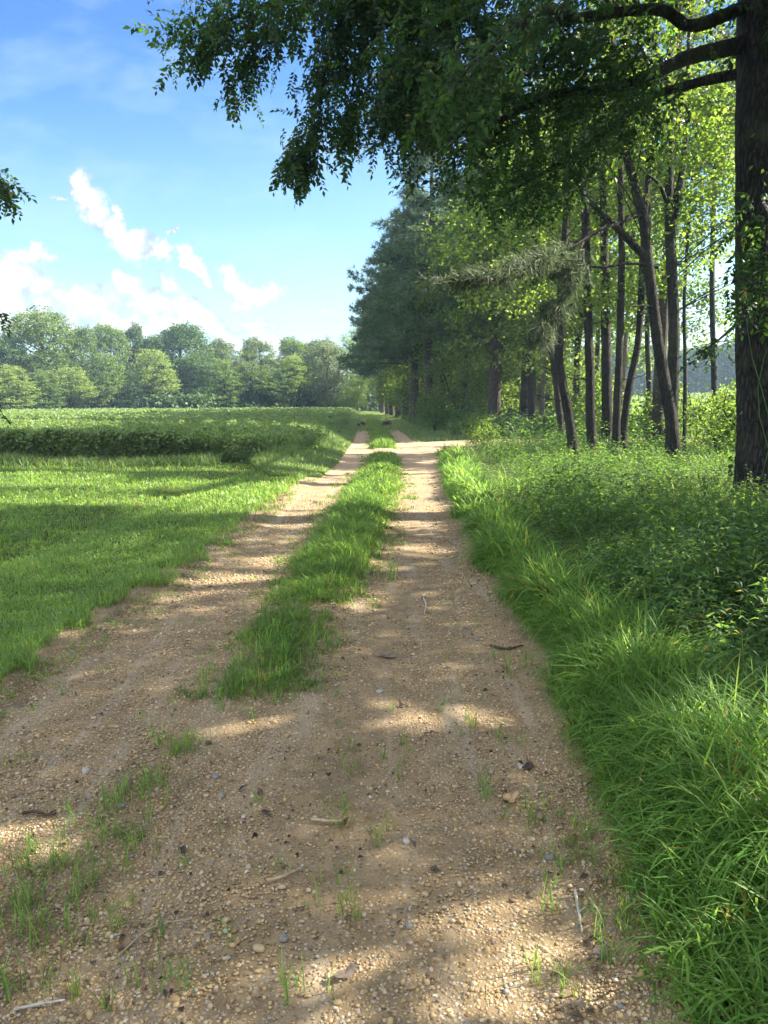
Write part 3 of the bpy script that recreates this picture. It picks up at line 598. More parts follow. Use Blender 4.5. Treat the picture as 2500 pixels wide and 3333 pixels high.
def build_undergrowth():
    A = Acc(); T = [weed_tmpl(.5, 18, .10, .27, .25), weed_tmpl(.6, 20, .12, .30, .35), weed_tmpl(.42, 16, .09, .36, .2), weed_tmpl(.7, 22, .125, .24, .5)]; TB = [weed_tmpl(.45, 12, .12, .55, .2), weed_tmpl(.55, 14, .10, .62, .3)]
    n = 17000; x, y = right_region(n, 2.0, 26, 1.15, .38, lambda y: np.minimum(11, .55 * y + 2.2)); keep = ~side_track(x, y); x, y = x[keep], y[keep]; n = len(x)
    d = x - Rx(y); m = fbm(x * .55, y * .55, 71); z = H(x, y); s = (.45 + 1.0 * m) * np.clip(.26 + d * .40, .25, 1.05) * np.where((x - 4.7) ** 2 + (y - 9.9) ** 2 < 5, .6, 1) * (1 - .30 * np.clip((y - 9) / 8, 0, 1)) * (1 + .75 * np.clip((y - 18.5) / 3, 0, 1))
    pick = (fbm(x * .4 + 9, y * .4, 72) * 1.9 - .45 + rng.normal(0, .2, n)); ti = np.where(pick > .62, rng.integers(4, 6, n), rng.integers(0, 4, n))
    Y = np.stack([rng.normal(0, .28, n) - .12, rng.normal(0, .28, n), np.ones(n)], -1); rot = dir_rot(Y)[..., [0, 2, 1]]; rot[..., 0] *= -1    # local z along Y
    for i, t in enumerate(T + TB):
        q = ti == i; A.inst(t, np.stack([x, y, z - .02], -1)[q], rot[q], (s * rng.uniform(.75, 1.25, n))[q][:, None])
    # beyond the crossing, along the wood's edge, and under the trees
    n = 6500; y = persp_y(n, 30.5, 95, 1.4); x = Rx(y) + np.interp(y, [30, 44, 100], [2.2, 1.3, 1.0]) + rng.random(n) ** 1.2 * 10; keep = ~side_track(x, y); x, y = x[keep], y[keep]; n = len(x)
    m = fbm(x * .35, y * .35, 73); s = (.9 + 1.7 * m) * np.clip(.35 + (x - Rx(y) - .8) * .35, .35, 1.15) * rng.uniform(.7, 1.2, n); Y = np.stack([rng.normal(0, .25, n), rng.normal(0, .25, n), np.ones(n)], -1); rot = dir_rot(Y)[..., [0, 2, 1]]; rot[..., 0] *= -1
    ti = rng.integers(0, 6, n); TT = [weed_tmpl(.5, 12, .16, .4, .3), weed_tmpl(.5, 12, .15, .5, .3), weed_tmpl(.5, 12, .17, .35, .3), weed_tmpl(.5, 11, .18, .5, .4), weed_tmpl(.5, 12, .15, .6, .2), weed_tmpl(.6, 13, .15, .5, .3)]
    for i, t in enumerate(TT):
        q = ti == i; A.inst(t, with_z(x, y, -.02)[q], rot[q], s[q][:, None])
    V = Acc(); n = 1500; y = persp_y(n, 18.5, 70, 1.5); x = Lx(y) - .6 - rng.random(n) * 1.6; Y = np.stack([rng.normal(0, .25, n), rng.normal(0, .25, n), np.ones(n)], -1); rot = dir_rot(Y)[..., [0, 2, 1]]; rot[..., 0] *= -1; ti = rng.integers(0, 4, n)
    for i in range(4): V.inst(TT[i], with_z(x, y, -.02)[ti == i], rot[ti == i], ((.6 + 1.1 * fbm(x * .6, y * .4, 76)) * np.clip((y - 17) / 3, .5, 1) * rng.uniform(.6, 1.2, n))[ti == i][:, None])
    tag(V.build('verge_weeds', M['weed']), 'rank weeds standing along the lane side of the bean field', 'weeds', kind='stuff')
    n = 2500; x = 9 + rng.random(n) * 9; y = 11 + rng.random(n) * 17; keep = ~side_track(x, y); x, y = x[keep], y[keep]; n = len(x)
    Y = np.stack([rng.normal(0, .25, n), rng.normal(0, .25, n), np.ones(n)], -1); rot = dir_rot(Y)[..., [0, 2, 1]]; rot[..., 0] *= -1
    A.inst(TB[0], with_z(x, y, -.02), rot, ((.35 + .75 * fbm(x * .5, y * .5, 75)) * rng.uniform(.7, 1.2, n))[:, None])
    tag(A.build('undergrowth', M['weed']), 'tangled knee-high weeds between the track and the roadside trees', 'weeds', kind='stuff')
build_undergrowth()

def build_crops():
    A = Acc(); t2 = leaf2_tmpl(1, .75, .12)
    rt = lambda y: Lx(y) - np.interp(y, [18, 20, 30, 44, 107], [2.1, 1.9, 1.9, 1.8, 1.6]) + .5 * (fbm(y * .8, y * 0, 86) - .5)
    n = 190000; y = persp_y(n, 19.0, 125, 1.55); x0 = -.56 * y - 6; x = x0 + rng.random(n) * (rt(y) - x0); y = y + .04 * (x + 8) * (y < 22)
    top = .76 + .30 * (fbm(x * .9, y * .9, 81) - .5) + .10 * np.cos(x * 2 * pi / .76 + fbm(x, y, 82)) * (y < 50); s = (y / 19) ** .62
    z = H(x, y) + top - rng.random(n) ** 2 * .28
    A.inst(t2, np.stack([x, y, z], -1), leaf_rot(n, .25, 1.3), (.082 * s * rng.uniform(.7, 1.3, n))[:, None])
    n = 64000; x = -17 + rng.random(n) * 13.9; y = 19.0 + np.abs(rng.normal(0, .3, n)) + .04 * (x + 8) + .55 * fbm(x * .8, x * 0, 83); z = np.clip((-3.0 - x) / 2.6, .3, 1) * rng.random(n) ** .8 * (.80 + .42 * (fbm(x * 1.1, y, 84) - .5))
    A.inst(leaf_tmpl(1, .6, .1, .15), np.stack([x, y, H(x, y) + z], -1), leaf_rot(n, .3, 1.0), (.085 * rng.uniform(.6, 1.3, n))[:, None])
    n = 36000; y = persp_y(n, 19, 110, 1.5); x = rt(y) + rng.normal(0, .25, n); s = (y / 19) ** .6; z = rng.random(n) ** .7 * .72
    A.inst(t2, np.stack([x, y, H(x, y) + z], -1), leaf_rot(n, .3, 1.0), (.085 * s * rng.uniform(.6, 1.3, n))[:, None])
    o = A.build('soybean_crop', M['soy']); tag(o, 'field of waist-high soybean plants beyond the mown grass', 'crop', kind='stuff')
    B = Acc(); n = 70000; y = persp_y(n, 17, 135, 1.5); lo = np.maximum(13.5, .30 * y); x = lo + rng.random(n) * (.62 * y + 6 - lo + 4)
    keep = ~side_track(x, y); x, y = x[keep], y[keep]; n = len(x)
    z = H(x, y) + .55 + .2 * (fbm(x, y, 85) - .5) - rng.random(n) ** 2 * .3; s = (y / 19) ** .7
    B.inst(t2, np.stack([x, y, z], -1), leaf_rot(n, .25, 1.3), (.12 * s * rng.uniform(.7, 1.3, n))[:, None])
    tag(B.build('sunlit_crop', M['soy']), 'bright green crop rising in the open beyond the roadside trees', 'crop', kind='stuff')
build_crops()

def build_gravel():
    A = Acc(); ph = (1 + 5 ** .5) / 2
    ico = norm(np.array([[-1, ph, 0], [1, ph, 0], [-1, -ph, 0], [1, -ph, 0], [0, -1, ph], [0, 1, ph], [0, -1, -ph], [0, 1, -ph], [ph, 0, -1], [ph, 0, 1], [-ph, 0, -1], [-ph, 0, 1]]))
    F = np.array([[0, 11, 5], [0, 5, 1], [0, 1, 7], [0, 7, 10], [0, 10, 11], [1, 5, 9], [5, 11, 4], [11, 10, 2], [10, 7, 6], [7, 1, 8], [3, 9, 4], [3, 4, 2], [3, 2, 6], [3, 6, 8], [3, 8, 9], [4, 9, 5], [2, 4, 11], [6, 2, 10], [8, 6, 7], [9, 8, 1]])
    n = 105000; y = persp_y(n, 1.4, 12, 1.75); t = rng.random(n); x = Lx(y) + .05 + t * (Rx(y) - Lx(y) - .08)
    rutR = np.exp(-((x - (I(y, MR) + .35)) / .22) ** 2); keep = rng.random(n) < (1 - .8 * rutR) * np.clip(-.15 + 2.1 * fbm(x * 1.3, y * .7, 91), .15, 1); x, y = x[keep], y[keep]; n = len(x)
    r = rng.lognormal(np.log(.0042), .42, n) * np.clip(y / 4.0, .9, 1.6)
    for v in range(5):
        q = np.arange(n) % 5 == v; k = q.sum(); T = (ico * np.array([1, .8, .55]) * (1 + rng.normal(0, .22, (12, 1))), F)
        A.inst(T, with_z(x[q], y[q], .014) + np.stack([0 * r[q], 0 * r[q], r[q] * .25], -1), dir_rot(np.stack([rng.normal(0, 1, k), rng.normal(0, 1, k), rng.normal(0, .15, k)], -1), (0, 0, 1)), r[q][:, None])
    tag(A.build('gravel', M['pebble'], smooth=True), 'loose tan pebbles strewn over the near track', 'gravel', kind='stuff')
build_gravel()

def build_crumbs():
    A = Acc(); n = 2600; y = persp_y(n, 1.5, 24, 1.35); t = rng.random(n); e = rng.random(n) < .45; t = np.where(e, np.where(rng.random(n) < .6, 1 - np.abs(rng.normal(0, .08, n)), .52 + rng.normal(0, .13, n)), t); x = Lx(y) + t * (Rx(y) - Lx(y))
    q = fbm(x * 1.4, y * 1.4, 92) + rng.normal(0, .12, n) > .47; x, y = x[q], y[q]; n = len(x)
    A.inst(leaf_tmpl(1, .55, .25, .2), with_z(x, y, .018), leaf_rot(n, 0, 2.2, 1), (rng.lognormal(np.log(.017), .45, n) * np.clip(y / 6, 1, 2))[:, None])
    tag(A.build('leaf_litter', M['litter']), 'crumbs of dead leaf and bark scattered over the wheel ruts', 'leaf litter', kind='stuff')
M['litter'] = leaf_mat('litter', (0.075, 0.055, 0.042), (0.06, 0.04, 0.03), .15, .75, .7, .2)
build_crumbs()

# ------------------------------------------------------------------ the big oak at the roadside
SPR = [spray_tmpl(.38, 16, .088, .5), spray_tmpl(.44, 18, .095, .5), spray_tmpl(.33, 13, .085, .52), spray_tmpl(.40, 15, .105, .54, .3), spray_tmpl(.36, 17, .08, .46)]
def sprays(A, P, Y, s):
    k = len(P); idx = rng.integers(0, len(SPR), k); Rm = dir_rot(Y, (0, 0, 1))
    for i, t in enumerate(SPR):
        q = idx == i; A.inst(t, P[q], Rm[q], s[q][:, None])
def bough_sprays(path, n, rad, droop=.5, s=(.8, 1.2), lit=True, t0=0.0):
    P = smooth_path(path, 8); i = rng.uniform(t0 * (len(P) - 1), len(P) - 1.01, n); a = i.astype(int); f = (i - a)[:, None]; c = P[a] * (1 - f) + P[a + 1] * f
    T = norm(P[a + 1] - P[a]); c = c + rng.normal(0, 1, (n, 3)) * rad * np.array([.55, .8, .5]); Y = T * .6 + rng.normal(0, .55, (n, 3)) + np.array([0, 0, -droop])
    if lit: m = ~lit_mask(c); c, Y = c[m], Y[m]
    return c, Y, rng.uniform(*s, len(c))
def build_oak():
    base = ground_at(1655, 1060); base = at(1652, 1080, 11.3); base[2] = H(base[0], base[1])
    root = empty('oak_tree', base, 'thick deep-furrowed roadside oak whose dark boughs overhang the track', 'tree')
    T = Acc(); B = Acc(); D = 11.3
    pts = [base + np.array([0, 0, -.2]), at(1652, 1000, D), at(1648, 800, D), at(1645, 500, D), at(1643, 200, D), at(1641, 0, D), at(1640, -160, D)]
    top = pts[-1]; P = smooth_path(pts + [top + np.array([.15, .3, 1.6]), top + np.array([.2, .5, 3.4]), top + np.array([.1, .4, 5.6])], 8)
    r = np.interp(np.linspace(0, 1, len(P)), [0, .06, .15, .5, .75, 1], [.52, .43, .375, .33, .22, .04])
    # ridged bark: per-side offsets that wander slowly upward
    n = len(P); sd = 40; T_ = Acc(); Tn = norm(np.gradient(P, axis=0)); A_ = norm(np.cross(Tn, [0.1, .95, .1])); B_ = np.cross(Tn, A_); nn = 8 * n
    ii = np.linspace(0, n - 1, nn); up = lambda a: np.stack([np.interp(ii, np.arange(n), a[:, k]) for k in range(3)], -1); P2, A2, B2 = up(P), up(A_), up(B_); r2 = np.interp(ii, np.arange(n), r)
    th = np.linspace(0, 2 * pi, sd, endpoint=False); TH, ZZ = np.meshgrid(th, np.arange(nn) * .07)
    rr = r2[:, None] * (1 + .055 * (vnoise(TH * 4.2, ZZ * 1.1, 5) - .5) + .07 * (vnoise(TH * 9, ZZ * 2.3, 6) - .5) + .06 * np.cos(TH * 5 + .6) * np.exp(-ZZ * 1.1))
    V = P2[:, None] + rr[..., None] * (np.cos(TH)[..., None] * A2[:, None] + np.sin(TH)[..., None] * B2[:, None]); i, j = np.meshgrid(np.arange(nn - 1), np.arange(sd), indexing='ij'); j2 = (j + 1) % sd
    a, b, c, d = i * sd + j, i * sd + j2, (i + 1) * sd + j2, (i + 1) * sd + j; T.add(V, np.concatenate([np.stack([a, b, c], -1).reshape(-1, 3), np.stack([a, c, d], -1).reshape(-1, 3)]))
    T.build('trunk', M['bark_oak'], root, True, base)
    C = Acc()
    def bough(path, r0, r1, n, rad, droop=.5, s=(.8, 1.2), t0=.15):
        Bq = Acc(); tube(Bq, smooth_path(path, 7), [r0, (r0 + r1) * .55, r1], 9, .05); Bq.build('bough', M['bark_oak'], root, True, base)
        c, Y, sc = bough_sprays(path, n, rad, droop, s, True, t0); sprays(C, c, Y, sc)
    tr = lambda dy: at(1640, dy, D)
    bough([tr(90), at(1500, 120, 11), at(1430, 150, 10.6), at(1330, 190, 10.2), at(1200, 205, 9.6), at(1080, 260, 9.2), at(980, 300, 9)], .12, .012, 470, .6, .2, t0=.42)
    bough([tr(150), at(1500, 180, 11.6), at(1400, 213, 11.8), at(1290, 300, 11.6), at(1180, 370, 11.4), at(1090, 420, 11.2)], .085, .012, 330, .55, .2, t0=.42)
    bough([tr(0), at(1500, 55, 10.8), at(1420, 20, 10.2), at(1250, 40, 9.6), at(1080, 70, 9.3), at(950, 110, 9.2), at(900, 180, 9.2)], .10, .012, 520, .65, .2, t0=.40)
    bough([tr(-120), at(1400, -60, 10.4), at(1150, -40, 9.6), at(900, -50, 9.4), at(700, -30, 9.6), at(560, 15, 9.8), at(470, 55, 9.9), at(405, 72, 10)], .07, .005, 400, .38, .35, (.75, 1.15), .25)
    bough([at(1150, -40, 9.6), at(1000, 0, 9.9), at(860, 0, 10.2), at(760, -20, 10.4), at(640, 20, 10.4), at(560, 100, 10.4), at(500, 190, 10.4)], .035, .005, 290, .21, .45, (.7, 1.15), .1)
    bough([at(900, -50, 9.4), at(780, -20, 9.6), at(722, 80, 9.7), at(690, 200, 9.7), at(665, 300, 9.7), at(636, 352, 9.7)], .035, .004, 310, .20, .55, (.7, 1.15), .05)
    bough([at(920, -60, 9.9), at(820, 0, 10.2), at(780, 100, 10.3), at(758, 210, 10.3), at(742, 285, 10.3)], .035, .004, 240, .20, .55, (.7, 1.15), .05)
    bough([at(1080, 70, 9.3), at(930, 20, 9.6), at(880, 100, 9.8), at(850, 210, 9.8), at(838, 300, 9.8)], .035, .004, 260, .25, .45, (.7, 1.15), .1)
    bough([at(1250, 40, 9.6), at(1180, 20, 7.6), at(1090, 80, 6.9), at(1020, 140, 6.7), at(980, 190, 6.7)], .05, .006, 90, .3, .7)
    bough([at(1640, 430, D), at(1660, 470, 10.2), at(1650, 560, 9.6), at(1640, 650, 9.4)], .05, .006, 60, .3, .6, (.9, 1.3))
    bough([at(1640, 640, D), at(1600, 690, 10.8), at(1545, 740, 10.5), at(1495, 770, 10.4)], .03, .005, 10, .06, .3, (.8, 1.0), .5)
    # the crown above the frame
    for k in range(14):
        a = rng.uniform(0, 2 * pi); z0 = rng.uniform(6.2, 10.5); L = rng.uniform(3.5, 6.0) * (1 - .05 * (z0 - 6)); s = np.array([base[0] - .2, base[1] + .3, z0])
        if sin(a) > .3 and z0 < 8: z0 += 1.5
        e = s + np.array([cos(a) * L, sin(a) * L * .9, rng.uniform(.3, 2.2)])
        bough([s, s * .6 + e * .4 + np.array([0, 0, .5]), e], .10, .015, 150, .95, .3, (1.1, 1.6), .25)
    for k in range(6):   # boughs reaching back over the lane behind the viewer's shoulder
        e = np.array([rng.uniform(-2.5, 4.5), rng.uniform(2.5, 7.5), rng.uniform(7.3, 9.5)]); s = np.array([base[0] - .1, base[1] + .2, rng.uniform(6.4, 8.5)])
        bough([s, s * .5 + e * .5 + np.array([0, 0, .7]), e], .10, .012, 190, .85, .3, (1.1, 1.6), .25)
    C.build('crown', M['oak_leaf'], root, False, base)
    # creeper on its lower trunk
    V = Acc(); vb = np.array(base); n = 420; h = rng.random(n) ** 1.4 * 5.2; a = rng.normal(pi * 1.35, .9, n); rad = .40 + rng.uniform(0, .12, n)
    Pv = np.stack([vb[0] - .02 * h + np.cos(a) * rad, vb[1] + np.sin(a) * rad, vb[2] + h], -1); keep = (vnoise(a * 2, h * 1.2, 8) > .42); Pv = Pv[keep]; a = a[keep]; k = len(Pv)
    V.inst(leaf_tmpl(1, .7, .1, .15), Pv, leaf_rot(k, .5, .3, 1, np.stack([np.cos(a), np.sin(a), 0 * a], -1) * .8), rng.uniform(.06, .12, k)[:, None])
    for q in range(3):
        hh = np.linspace(0, 4.5, 12); aa = pi * (1.2 + .2 * q) + .55 * np.sin(hh * 1.7 + q * 2); tube(V, np.stack([vb[0] - .02 * hh + np.cos(aa) * .40, vb[1] + np.sin(aa) * .40, vb[2] + hh], -1), [.008, .004], 5)
    o = V.build('climbing_vine', M['ivy'], None, False, vb); o.location = vb; tag(o, 'leafy creeper climbing the furrowed oak trunk', 'vine')
build_oak()

# ------------------------------------------------------------------ the group of slender trees by the side track
def mid_tree(name, label, base_d, paths, radii, blobs, n_cl, leaf='bright_leaf', bark='bark', extra=(), each=58, size=.11, group='slender trees at the side track', lit=True):
    """paths: first is the stem, the rest limbs, all as (dx, dy, depth) in the print"""
    P0 = np.array(at(*paths[0][0])); base = np.array([P0[0], P0[1], H(P0[0], P0[1])])
    root = empty(name, base, label, 'tree', group); T = Acc(); C = Acc()
    st = [base - np.array([0, 0, .25])] + [at(*p) for p in paths[0]]; st[1][2] = max(st[1][2], base[2] + .1)
    if at(*paths[0][-1])[2] < 9.5: st.append(st[-1] + np.array([.05, .2, 2.2])); st.append(st[-1] + np.array([.1, .1, 2.4]))
    S = smooth_path(st, 6); q = radii[0] * .86; tube(T, S, [q * 1.6, q * 1.1, q, q * .95, q * .8, q * .6, q * .15], 12, .045)
    for k in range(5):
        i = rng.integers(len(S) // 4, len(S) - 6); a = rng.uniform(0, 6.28); l = rng.uniform(.25, 1.1); tube(T, smooth_path([S[i], S[i] + [cos(a) * l * .5, sin(a) * l * .5, .05], S[i] + [cos(a) * l, sin(a) * l, .25 * l]], 3), [.018, .006], 5)
    for p, r in zip(paths[1:], radii[1:]):
        L = Acc(); tube(L, smooth_path([at(*q) for q in p], 6), [r, r * .75, r * .3], 8, .04); L.build('limb', M[bark], root, True, base)
    cen = in_blobs([(base[0] + b[0], base[1] + b[1], b[2], b[3], b[4], b[5]) for b in blobs], n_cl, .25)
    limb_net(T, S, cen, radii[0] * .14, 16, 5)
    clump_leaves(C, cen, .55, each, size, leaf_tmpl(1, .75, .12, .1), .6, 1.0, .4, lit)
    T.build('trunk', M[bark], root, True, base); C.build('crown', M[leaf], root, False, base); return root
def mids():
    g = mid_tree
    g('slender_tree', 'forked dark tree leaning away from the track, its thick limb slanting up toward the lane', 0, [
        [(1458, 990, 17.6), (1447, 890, 17.6), (1426, 770, 17.6), (1410, 650, 17.6), (1399, 560, 17.6), (1389, 470, 17.7), (1366, 385, 17.8), (1342, 290, 17.9), (1322, 200, 18)],
        [(1400, 563, 17.6), (1370, 530, 17.5), (1335, 495, 17.3), (1272, 432, 17), (1243, 385, 16.8), (1225, 330, 16.6)],
        [(1421, 577, 17.6), (1360, 568, 17.4), (1300, 577, 17.1), (1212, 571, 16.8)], [(1424, 665, 17.6), (1390, 660, 17.4), (1352, 664, 17.2)],
        [(1388, 465, 17.7), (1355, 475, 17.2), (1290, 500, 16.6), (1240, 530, 16.2), (1190, 546, 15.9)]], [.145, .095, .045, .03, .035],
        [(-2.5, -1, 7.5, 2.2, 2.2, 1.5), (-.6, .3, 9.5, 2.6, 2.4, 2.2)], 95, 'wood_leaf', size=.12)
    g('slender_tree', 'straight tall tree standing behind the forked leaner, splitting into two stems high up', 0, [
        [(1450, 985, 19.6), (1453, 850, 19.6), (1456, 700, 19.6), (1450, 560, 19.6), (1446, 450, 19.6), (1447, 250, 19.7), (1446, 100, 19.8), (1446, -60, 19.9)],
        [(1456, 470, 19.6), (1474, 370, 19.7), (1484, 250, 19.8), (1488, 100, 20), (1492, -80, 20.2)], [(1446, 455, 19.6), (1425, 400, 19.3), (1396, 375, 19), (1372, 352, 18.8)]], [.165, .10, .05],
        [(1.2, .5, 8, 2.8, 2.6, 2.2), (.5, .8, 11.5, 3, 2.8, 2.6), (2.6, 0, 5.2, 1.6, 1.6, 1.2)], 170)
    g('slender_tree', 'bent dark tree nearest the lane in the slender group, kinked low down', 0, [
        [(1240, 995, 19), (1229, 900, 19), (1216, 835, 19), (1207, 770, 19), (1211, 650, 19), (1216, 560, 19), (1226, 420, 19.2), (1220, 280, 19.4)],
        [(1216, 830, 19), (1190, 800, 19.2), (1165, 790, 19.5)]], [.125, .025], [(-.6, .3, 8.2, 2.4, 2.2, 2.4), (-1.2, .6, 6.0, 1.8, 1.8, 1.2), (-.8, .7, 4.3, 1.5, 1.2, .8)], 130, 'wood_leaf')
    g('slender_tree', 'plain upright tree standing second from the lane in the slender group', 0, [
        [(1279, 990, 20.2), (1276, 900, 20.2), (1274, 800, 20.2), (1269, 650, 20.2), (1265, 500, 20.2), (1262, 350, 20.4), (1262, 220, 20.6)],
        [(1270, 700, 20.2), (1240, 660, 20), (1225, 640, 19.8)]], [.135, .025], [(0, .8, 9, 2.4, 2.4, 2.6), (.2, 1.6, 6.5, 1.8, 1.6, 1.2), (.3, 1.3, 4.4, 1.7, 1.2, .9)], 135)
    g('slender_tree', 'thickest upright trunk in the middle of the slender group', 0, [
        [(1312, 985, 21.4), (1311, 900, 21.4), (1310, 800, 21.4), (1308, 650, 21.4), (1305, 520, 21.5), (1300, 330, 21.8), (1298, 160, 22)]], [.17], [(.2, .6, 10, 2.6, 2.6, 3), (.2, 1.4, 4.8, 1.7, 1.2, 1.1)], 150)
    g('slender_tree', 'thin smooth stem pressed close against the thickest trunk of the group', 0, [
        [(1329, 985, 19.8), (1333, 880, 19.8), (1338, 760, 19.8), (1341, 650, 19.8), (1343, 540, 19.8), (1341, 350, 19.9), (1346, 200, 20)]], [.11], [(.6, .3, 8.3, 2, 2, 1.9)], 80)
    g('slender_tree', 'curved thin stem sweeping outward from the foot of the slender group', 0, [
        [(1343, 985, 20.1), (1350, 900, 20.1), (1362, 820, 20.1), (1376, 755, 20.1), (1383, 680, 20.1), (1388, 560, 20.1), (1398, 400, 20.2), (1412, 250, 20.4)]], [.105], [(1.2, .6, 7.8, 2.2, 2.2, 1.8), (1.4, .9, 5.0, 1.5, 1.3, 1.0), (.8, 1.2, 3.6, 1.2, 1, .7)], 130)
    g('slender_tree', 'very thin pole-like tree standing between the oak and the forked leaner', 0, [
        [(1478, 970, 22), (1480, 800, 22), (1478, 650, 22), (1488, 480, 22), (1500, 330, 22), (1512, 150, 22.2)]], [.06], [(1.0, .6, 8, 2.4, 2.2, 2.2), (1.6, .6, 5.4, 1.8, 1.6, 1.3), (1.6, 1, 11, 2.2, 2, 1.6)], 160)
    g('field_edge_tree', 'sunlit leafy tree glowing yellow-green behind the slender group', 0, [
        [(1400, 960, 27), (1402, 850, 27), (1398, 700, 27), (1404, 520, 27), (1400, 330, 27)]], [.11], [(.5, 0, 7, 3.4, 2.6, 2.6), (-1.5, .5, 4.6, 2.4, 2, 1.5), (1.5, 0, 4.4, 2.2, 2, 1.4), (0, .5, 10.5, 3.2, 2.6, 2.6)], 300, each=64, size=.125, group=None, lit=True)
    g('field_edge_tree', 'bushy bright tree between the slender group and the oak, at the open field edge', 0, [
        [(1545, 950, 25), (1542, 800, 25), (1538, 600, 25), (1545, 350, 25)]], [.10], [(-.3, 0, 8.6, 2.8, 2.4, 2.4), (.3, 0, 6.0, 2.2, 2, 1.4), (-.4, 0, 4.2, 1.7, 1.5, .8), (0, .5, 11.5, 3, 2.6, 2.4)], 270, each=70, size=.115, group=None, lit=True)
    g('field_edge_tree', 'leafy tree glowing between the trunks just past the side track', 0, [
        [(1290, 950, 35), (1288, 850, 35), (1292, 700, 35), (1290, 500, 35)]], [.12], [(0, 0, 7.5, 3.4, 2.6, 2.8), (-1.5, 0, 4.2, 2.6, 2, 1.6), (1.8, 0, 4.4, 2.6, 2, 1.6), (0, 0, 11, 3, 2.6, 2.4)], 280, each=60, size=.135, group=None, lit=False)
    g('lane_tree', 'low-branched leafy tree filling the corner across the side track', 0, [
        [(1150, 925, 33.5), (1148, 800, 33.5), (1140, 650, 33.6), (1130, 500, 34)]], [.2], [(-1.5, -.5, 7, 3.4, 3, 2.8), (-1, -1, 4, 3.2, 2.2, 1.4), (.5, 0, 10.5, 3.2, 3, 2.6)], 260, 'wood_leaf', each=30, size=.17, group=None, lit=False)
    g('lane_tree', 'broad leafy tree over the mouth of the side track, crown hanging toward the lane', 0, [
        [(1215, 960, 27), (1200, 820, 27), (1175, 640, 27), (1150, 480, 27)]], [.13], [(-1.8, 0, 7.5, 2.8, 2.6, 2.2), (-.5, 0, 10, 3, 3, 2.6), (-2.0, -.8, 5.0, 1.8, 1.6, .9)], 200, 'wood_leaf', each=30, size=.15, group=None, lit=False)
mids()

# pine needles: a near bough by the side track and dark ones under the oak
NT_NEAR = [tuft_tmpl(22, .28, .016, .55, 1.3) for _ in range(4)]
def near_pine():
    b = np.array(at(1418, 960, 23.5)); base = np.array([b[0], b[1], H(b[0], b[1])]); root = empty('pine_tree', base, 'tall roadside pine behind the forked leaner, its long needle boughs reaching to the lane', 'tree')
    T = Acc(); P = smooth_path([base - [0, 0, .2], base + [0, 0, 4], base + [.1, -.1, 9], base + [0, .2, 15]], 6); tube(T, P, [.19, .17, .14, .04], 10, .04); T.build('trunk', M['bark_pine'], root, True, base)
    C = Acc()
    def nb(path, r, n, rad, t0, hang=.35, sz=1.0):
        B = Acc(); Q = smooth_path(path, 7); tube(B, Q, [r, r * .6, r * .2], 7, .05); B.build('bough', M['bark'], root, True, base)
        i = rng.uniform(t0 * (len(Q) - 1), len(Q) - 1.01, n); a = i.astype(int); f = (i - a)[:, None]; c = Q[a] * (1 - f) + Q[a + 1] * f; T_ = norm(Q[a + 1] - Q[a])
        c = c + rng.normal(0, 1, (n, 3)) * np.array([rad, rad, rad * .5]); Y = T_ * .7 + rng.normal(0, .45, (n, 3)) + np.array([0, 0, -hang])
        for k, t in enumerate(NT_NEAR):
            q = np.arange(n) % 4 == k; C.inst(t, c[q], dir_rot(Y[q]), (sz * rng.uniform(.8, 1.25, q.sum()))[:, None])
    nb([at(1418, 440, 23.4), at(1330, 480, 20), at(1260, 515, 17.6), at(1190, 548, 15.6), at(1120, 575, 14.6), at(1040, 595, 14), at(965, 610, 13.6)], .055, 170, .17, .45, .35)
    nb([at(1300, 500, 19), at(1262, 520, 16.5), at(1245, 580, 15.6), at(1215, 640, 15.3), at(1185, 690, 15.2), at(1165, 750, 15.1)], .03, 85, .12, .3, 1.0)
    nb([at(1260, 515, 17.6), at(1215, 560, 16.2), at(1200, 590, 15.8)], .02, 60, .14, .3, .5)
    nb([at(1440, 260, 23.2), at(1450, 330, 21), at(1445, 350, 20)], .03, 40, .15, .6, .2)
    nb([at(1418, 100, 23.4), at(1300, 60, 19), at(1150, 150, 14.5), at(1020, 230, 12.5), at(930, 260, 12), at(890, 250, 11.8)], .08, 420, .32, .55, .1, 1.1)
    nb([at(1150, 150, 14.5), at(1050, 180, 13), at(960, 180, 12.3), at(900, 190, 12)], .03, 240, .28, .3, .1, 1.1)
    for k in range(18):
        a = rng.uniform(-.6, pi + .6); z = rng.uniform(8, 15); L = 3.4 * (1.25 - z / 17); s = base + np.array([0, 0, z]); e = s + np.array([cos(a) * L, sin(a) * L, .5])
        nb([s, (s + e) / 2, e], .04, 60, .3, .35, 0, 1.3)
    C.build('crown', M['needle_near'], root, False, base)
near_pine()

